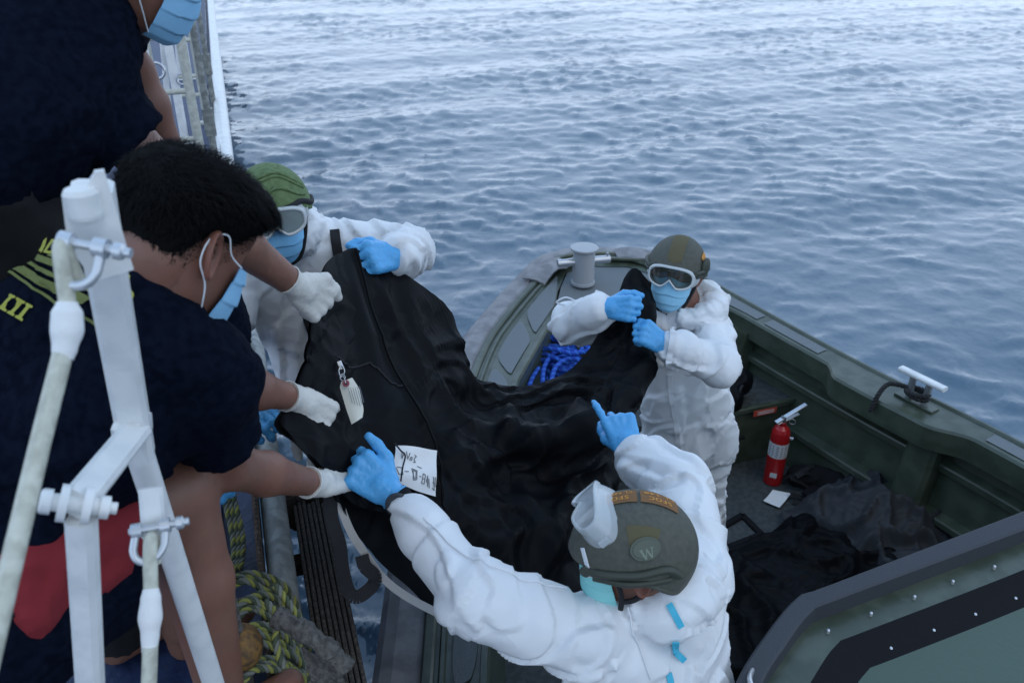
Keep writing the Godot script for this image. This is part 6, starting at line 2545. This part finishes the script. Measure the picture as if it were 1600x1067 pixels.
func build_near_rail() -> void:
	var top := pt(143, 292, 1.0)
	var knee := pt(212, 690, 1.25)
	var low := pt(331, 1062, 1.72)
	var ld := (low - knee).normalized()
	var foot := knee + ld * ((DECK - knee.y) / ld.y)
	var t := thing("rail_stanchion", "white painted steel rail stanchion with hinged strut beside the crouching person", "stanchion", foot)
	var mb := MB.new()
	var tv := Vector3(0.30, 0, 0.95).normalized()
	mb.beam(knee - (top - knee) * 0.06, top, 0.042, 0.034, tv, 0.006)
	obj("post", mb, M.white, t)
	mb = MB.new()
	mb.tube([knee + ld * -0.02, foot], 0.0185, 20)
	obj("lower_tube", mb, M.white, t)
	mb = MB.new()                                          # flat bracket at the head with a lug
	var vd := (EYE - top)
	vd.y = 0
	vd = vd.normalized()
	var sx := Vector3.UP.cross(vd).normalized()
	var hb := top + vd * 0.016
	mb.slab([hb + sx * -0.030 + Vector3(0, 0.0, 0), hb + sx * -0.006 + Vector3(0, 0.004, 0), hb + sx * 0.006 + Vector3(0, 0.022, 0), hb + sx * 0.015 + Vector3(0, 0.022, 0), hb + sx * 0.021 + Vector3(0, -0.09, 0), hb + sx * -0.021 + Vector3(0, -0.095, 0), hb + sx * -0.036 + Vector3(0, -0.05, 0)], vd * 0.010)
	mb.lathe(hb + sx * -0.012 + Vector3(0, -0.024, 0) + vd * 0.008, Vector3.UP, [[0.0, 0.0], [0.017, 0.0], [0.018, 0.004], [0.018, 0.026], [0.015, 0.031], [0.0, 0.031]], 20)
	obj("head_bracket", mb, M.white, t)
	# link and strut
	var j0 := pt(212, 672, 1.22)
	var j1 := pt(118, 788, 1.05)
	mb = MB.new()
	mb.beam(j0, j1, 0.036, 0.030, Vector3(0.4, 0.6, 0.7), 0.006)
	obj("link", mb, M.white, t)
	mb = MB.new()
	mb.beam(j0 + Vector3(-0.02, 0.006, -0.005), j0 + Vector3(0.008, -0.004, 0.0), 0.046, 0.046, Vector3(0.2, 0.9, 0.3), 0.006)
	obj("link_lug", mb, M.white, t)
	mb = MB.new()
	var ja := (pt(160, 792, 1.05) - pt(80, 784, 1.05)).normalized()
	mb.tube([j1 - ja * 0.024, j1 + ja * 0.024], 0.010, 16)
	mb.lathe(j1 - ja * 0.036, ja, [[0.0, 0.0], [0.012, 0.0], [0.014, 0.003], [0.014, 0.012], [0.0, 0.012]], 8)
	mb.lathe(j1 + ja * 0.024, ja, [[0.0135, 0.0], [0.0135, 0.010], [0.007, 0.011], [0.007, 0.018], [0.0, 0.018]], 6)
	obj("hinge_bolt", mb, M.white, t)
	for s in [-1.0, 1.0]:
		mb = MB.new()
		mb.lathe(j1 + ja * (0.012 * s) - ja * 0.005, ja, [[0.0, 0.0], [0.021, 0.0], [0.021, 0.009], [0.0, 0.009]], 20)
		obj("hinge_ear", mb, M.white, t)
	mb = MB.new()
	var s0 := pt(126, 812, 1.06)
	var s1 := pt(140, 1067, 1.25)
	var sd := (s1 - s0).normalized()
	var s2 := s0 + sd * ((DECK - s0.y) / sd.y)
	mb.beam(s0, s2, 0.031, 0.026, Vector3(0.1, 0.3, 1.0), 0.006)
	obj("strut", mb, M.white, t)
	mb = MB.new()
	mb.beam(s2 + Vector3(0, 0.004, -0.08), s2 + Vector3(0, 0.004, 0.08), 0.12, 0.012)
	obj("base_plate", mb, M.white, t)
	mb = MB.new()
	mb.beam(foot + Vector3(0, 0.006, -0.07), foot + Vector3(0, 0.006, 0.07), 0.12, 0.012)
	obj("base_plate", mb, M.white, t)
	mb = MB.new()                                          # padeye on the post for the lower line
	var pe := pt(236, 800, 1.22)
	mb.beam(pt(234, 762, 1.215), pt(240, 838, 1.225), 0.018, 0.030, ja, 0.005)
	obj("padeye", mb, M.white, t)
	# upper guard line
	var l := thing("guard_line", "sheathed wire guard line shackled to the head of the white stanchion", "rope", Vector3(pt(0, 940, 0.86).x, DECK, pt(0, 940, 0.86).z), "guard lines")
	var u0 := pt(98, 385, 0.955)
	var u1 := pt(104, 470, 0.955)
	var u2 := pt(100, 560, 0.95)
	var u3 := pt(10, 910, 0.90)
	var ud := (u2 - u0).normalized()
	shackle(l, pt(122, 415, 0.95), (pt(132, 378, 0.95) - pt(120, 425, 0.95)).normalized(), (pt(160, 385, 0.94) - pt(90, 372, 0.96)).normalized(), 0.018, 0.022, 0.0055)
	mb = MB.new()
	mb.tube(smooth_path([pt(118, 436, 0.965), pt(100, 392, 0.955), pt(97, 382, 0.955), pt(95, 400, 0.952), u1, pt(106, 500, 0.95)], 6), 0.0085, 14)
	obj("eye", mb, M.sheath, l)
	mb = MB.new()
	tapered(mb, [pt(104, 472, 0.953), pt(104, 490, 0.952), pt(104, 515, 0.951), pt(100, 545, 0.950), pt(97, 560, 0.949)], [0.010, 0.0150, 0.0158, 0.012, 0.0102])
	obj("sleeve", mb, M.sleeve_white, l)
	mb = MB.new()
	mb.tube([pt(99, 545, 0.95), pt(60, 700, 0.93), u3, u3 + (u3 - pt(60, 700, 0.93)) * 0.8], 0.0098, 14)
	obj("wire", mb, M.sheath, l)
	# lower guard line
	l = thing("guard_line", "short sheathed wire line shackled below the hinge of the white stanchion", "rope", Vector3(pe.x, DECK, pe.z), "guard lines")
	shackle(l, pt(232, 852, 1.20), (pt(238, 820, 1.2) - pt(232, 870, 1.2)).normalized(), (pt(275, 815, 1.19) - pt(205, 828, 1.2)).normalized(), 0.018, 0.022, 0.0052)
	mb = MB.new()
	mb.tube(smooth_path([pt(240, 880, 1.215), pt(238, 846, 1.205), pt(235, 842, 1.2), pt(234, 870, 1.198), pt(235, 920, 1.2), pt(235, 940, 1.2)], 6), 0.0092, 14)
	obj("eye", mb, M.sheath, l)
	mb = MB.new()
	tapered(mb, [pt(235, 920, 1.2), pt(235, 935, 1.2), pt(234, 965, 1.205), pt(234, 990, 1.21), pt(233, 1018, 1.215)], [0.010, 0.0125, 0.0148, 0.0115, 0.0095])
	obj("sleeve", mb, M.sleeve_white, l)
	mb = MB.new()
	mb.tube([pt(234, 1010, 1.21), pt(232, 1070, 1.23), pt(230, 1130, 1.26)], 0.0096, 14)
	obj("wire", mb, M.sheath, l)

func tapered(mb: MB, path: Array, rad: Array) -> void:
	var s := []
	var r := []
	for k in path.size() - 1:
		for j in 6:
			s.append((path[k] as Vector3).lerp(path[k + 1], j / 6.0))
			r.append(lerpf(rad[k], rad[k + 1], smoothstep(0, 1, j / 6.0)))
	s.append(path[-1])
	r.append(rad[-1])
	mb.tube(s, r, 18)

# ---------------------------------------------------------------- clutter at the ship's edge
func build_edge_things() -> void:
	var rng := RandomNumberGenerator.new()
	rng.seed = 21
	var cols := [Color(0.26, 0.26, 0.06), Color(0.17, 0.18, 0.15), Color(0.06, 0.075, 0.045)]
	var o := sh(-0.10, DECK, -0.28)
	var t := thing("mooring_rope", "heap of yellow and grey mooring rope draped over the grey pipe", "rope", o)
	for k in 15:
		var a := sh(-0.13 + rng.randf_range(-0.02, 0.02), DECK + 0.02, -0.55 + k * 0.03)
		var path := [a, sh(-0.11, DECK + 0.06 + rng.randf_range(0, 0.03), -0.50 + k * 0.03 + rng.randf_range(-0.04, 0.04)), sh(-0.055, DECK + 0.085 + rng.randf_range(0, 0.03), -0.44 + k * 0.026 + rng.randf_range(-0.04, 0.04)), sh(0.005 + rng.randf_range(-0.01, 0.01), DECK + 0.055, -0.40 + k * 0.022 + rng.randf_range(-0.03, 0.03)), sh(0.045, DECK + 0.0, -0.40 + k * 0.018 + rng.randf_range(-0.02, 0.02)), sh(0.058, DECK - 0.09, -0.42 + k * 0.015 + rng.randf_range(-0.03, 0.03))]
		obj("rope_turn", rope(resample(smooth_path(path, 8), 0.006), 0.0088, 0.042, cols), M.rope, t)
	var hang := [pt(430, 915, 1.90), pt(455, 950, 1.88), pt(472, 980, 1.88), pt(482, 1020, 1.90), pt(486, 1080, 1.95), pt(486, 1180, 2.05)]
	obj("rope_tail", rope(resample(smooth_path(hang, 8), 0.006), 0.0085, 0.042, cols), M.rope, t)
	var hang2 := [pt(415, 940, 1.88), pt(432, 965, 1.86), pt(430, 1000, 1.87), pt(438, 1030, 1.88), pt(446, 1045, 1.88)]
	obj("rope_tail", rope(resample(smooth_path(hang2, 8), 0.006), 0.0085, 0.042, cols), M.rope, t)
	# same rope further forward, hanging inside the edge
	t = thing("hanging_rope", "short bight of yellow and grey rope hanging behind the crouching person's arm", "rope", sh(-0.09, DECK - 0.03, 0.2))
	for k in 3:
		var path := [sh(-0.11 + k * 0.012, DECK + 0.14, 0.34), sh(-0.10 + k * 0.012, DECK + 0.07, 0.24), sh(-0.09 + k * 0.012, DECK + 0.005, 0.14), sh(-0.10 + k * 0.01, DECK - 0.02, 0.05)]
		obj("rope_turn", rope(resample(smooth_path(path, 8), 0.006), 0.0085, 0.042, cols), M.rope, t)
	# canvas wrapped hose lying over the pipe
	t = thing("canvas_roll", "frayed grey canvas roll lashed across the pipe and timber fender", "chafing gear", sh(0.05, DECK - 0.03, -0.3))
	var cp := [pt(430, 962, 1.86), pt(452, 975, 1.85), pt(480, 990, 1.84), pt(508, 1012, 1.84), pt(528, 1030, 1.85), pt(540, 1046, 1.86)]
	var s := smooth_path(cp, 8)
	var rad := []
	for k in s.size():
		rad.append(0.021 + 0.003 * sin(k * 0.55) + 0.0015 * sin(k * 1.7))
	var mb := MB.new()
	mb.tube(s, rad, 20)
	obj("roll", mb, M.canvas, t)
	mb = MB.new()
	mb.slab([pt(470, 1010, 1.87), pt(532, 1045, 1.86), pt(538, 1062, 1.88), pt(492, 1085, 1.92)], Vector3(0, -0.012, 0))
	obj("canvas_flap", mb, M.canvas, t)
	# orange float under the ropes
	t = thing("float_buoy", "faded orange float tucked under the mooring rope", "buoy", sh(-0.10, DECK, -0.42))
	mb = MB.new()
	mb.ball(pt(372, 1012, 1.90), Vector3(0.05, 0.05, 0.05), Basis(Vector3(1, 0, 0), 0.5), 16, 24)
	obj("body", mb, textured(mat(0.35, 0.16, 0.02, 0.7), mottle("float", Color(0.07, 0.04, 0.02), Color(0.24, 0.12, 0.025), 71, 0.02, 4), null, 5.0), t)
	# weathered post beside the knee
	t = thing("timber_post", "weathered grey timber post beside the crouching person's knee", "post", Vector3(pt(345, 900, 1.75).x, DECK, pt(345, 900, 1.75).z))
	mb = MB.new()
	var g0 := pt(345, 900, 1.76)
	mb.beam(Vector3(g0.x, DECK - 0.02, g0.z), Vector3(g0.x, DECK + 0.36, g0.z), 0.034, 0.03, Vector3(1, 0, 0.3), 0.006)
	obj("post", mb, M.canvas, t)
	# crumpled blue glove tucked at the edge
	var gl := pt(318, 725, 1.95)
	mb = MB.new()
	sdf(mb, hand_bones(gl + Vector3(-0.02, 0.03, 0), gl + Vector3(0.03, -0.05, 0.02), Vector3(0.2, 0.6, 0.7), true, [0.5, 0.7, 0.6, 0.8], [0.6, 0.8, 0.0, 0.2, 1, 0]) + [[gl + Vector3(-0.02, 0.03, 0), gl + Vector3(-0.04, 0.08, 0), 0.03, 0.034]], 0.005, 0.012, 3)
	tag(obj("spare_glove", mb, M.glove_blue), "crumpled blue glove tucked behind the crouching person's arm", "glove")

func _ready() -> void:
	build_light()
	make_noises()
	make_materials()
	people_materials()
	M.console = textured(mat(0.055, 0.088, 0.062, 0.45), null, normal_tex("fine", 11, 0.05, 3, 2.0), 2.0, 0.15)
	M.badge = mat(0.085, 0.10, 0.075, 0.6)
	M.badge_letter = mat(0.17, 0.20, 0.15, 0.6)
	M.camo = textured(mat(0.1, 0.1, 0.05, 0.9), mottle("camo", Color(0.02, 0.03, 0.015), Color(0.26, 0.22, 0.12), 61, 0.02, 2, 0.45, 0.55), null, 14.0)
	M.print_yellow = mat(0.34, 0.34, 0.06, 0.9)
	M.print_olive = mat(0.14, 0.16, 0.045, 0.9)
	M.redcloth = textured(mat(0.22, 0.014, 0.02, 0.9), null, normal_tex("knit", 55, 0.25, 2, 3.0), 5.0, 0.4)
	M.hair = mat(0.003, 0.0028, 0.003, 0.75)
	M.hair.metallic_specular = 0.25
	M.bag = textured(mat(0.0034, 0.0040, 0.0052, 0.52), null, normal_tex("weave", 81, 0.3, 2, 2.5), 5.0, 0.2)
	M.bag.metallic_specular = 0.22
	M.tarp = textured(mat(0.020, 0.022, 0.026, 0.7), null, normal_tex("crease", 52, 0.007, 4, 9.0, true), 2.6, 0.35)
	M.card = mat(0.66, 0.64, 0.55, 0.8)
	M.strap_white = textured(mat(0.42, 0.40, 0.38, 0.85), null, normal_tex("knit", 55, 0.25, 2, 3.0), 8.0, 0.5)
	M.galv = textured(mat(0.62, 0.64, 0.66, 0.35, 0.6), null, normal_tex("fine", 11, 0.05, 3, 2.0), 6.0, 0.3)
	M.camo_big = textured(mat(0.1, 0.1, 0.05, 0.9), mottle("camo", Color(0.02, 0.03, 0.015), Color(0.26, 0.22, 0.12), 61, 0.02, 2, 0.45, 0.55), null, 5.0)
	build_sea()
	print("sea ", Time.get_ticks_msec())
	build_boat()
	build_ship()
	print("structure ", Time.get_ticks_msec())
	build_person_a()
	print("a ", Time.get_ticks_msec())
	build_person_b()
	print("b ", Time.get_ticks_msec())
	build_person_c()
	build_person_d()
	print("d ", Time.get_ticks_msec())
	build_person_e()
	print("e ", Time.get_ticks_msec())
	build_bag()
	build_boat_things()
	print("things ", Time.get_ticks_msec())
	build_near_rail()
	build_edge_things()
	print("all ", Time.get_ticks_msec())
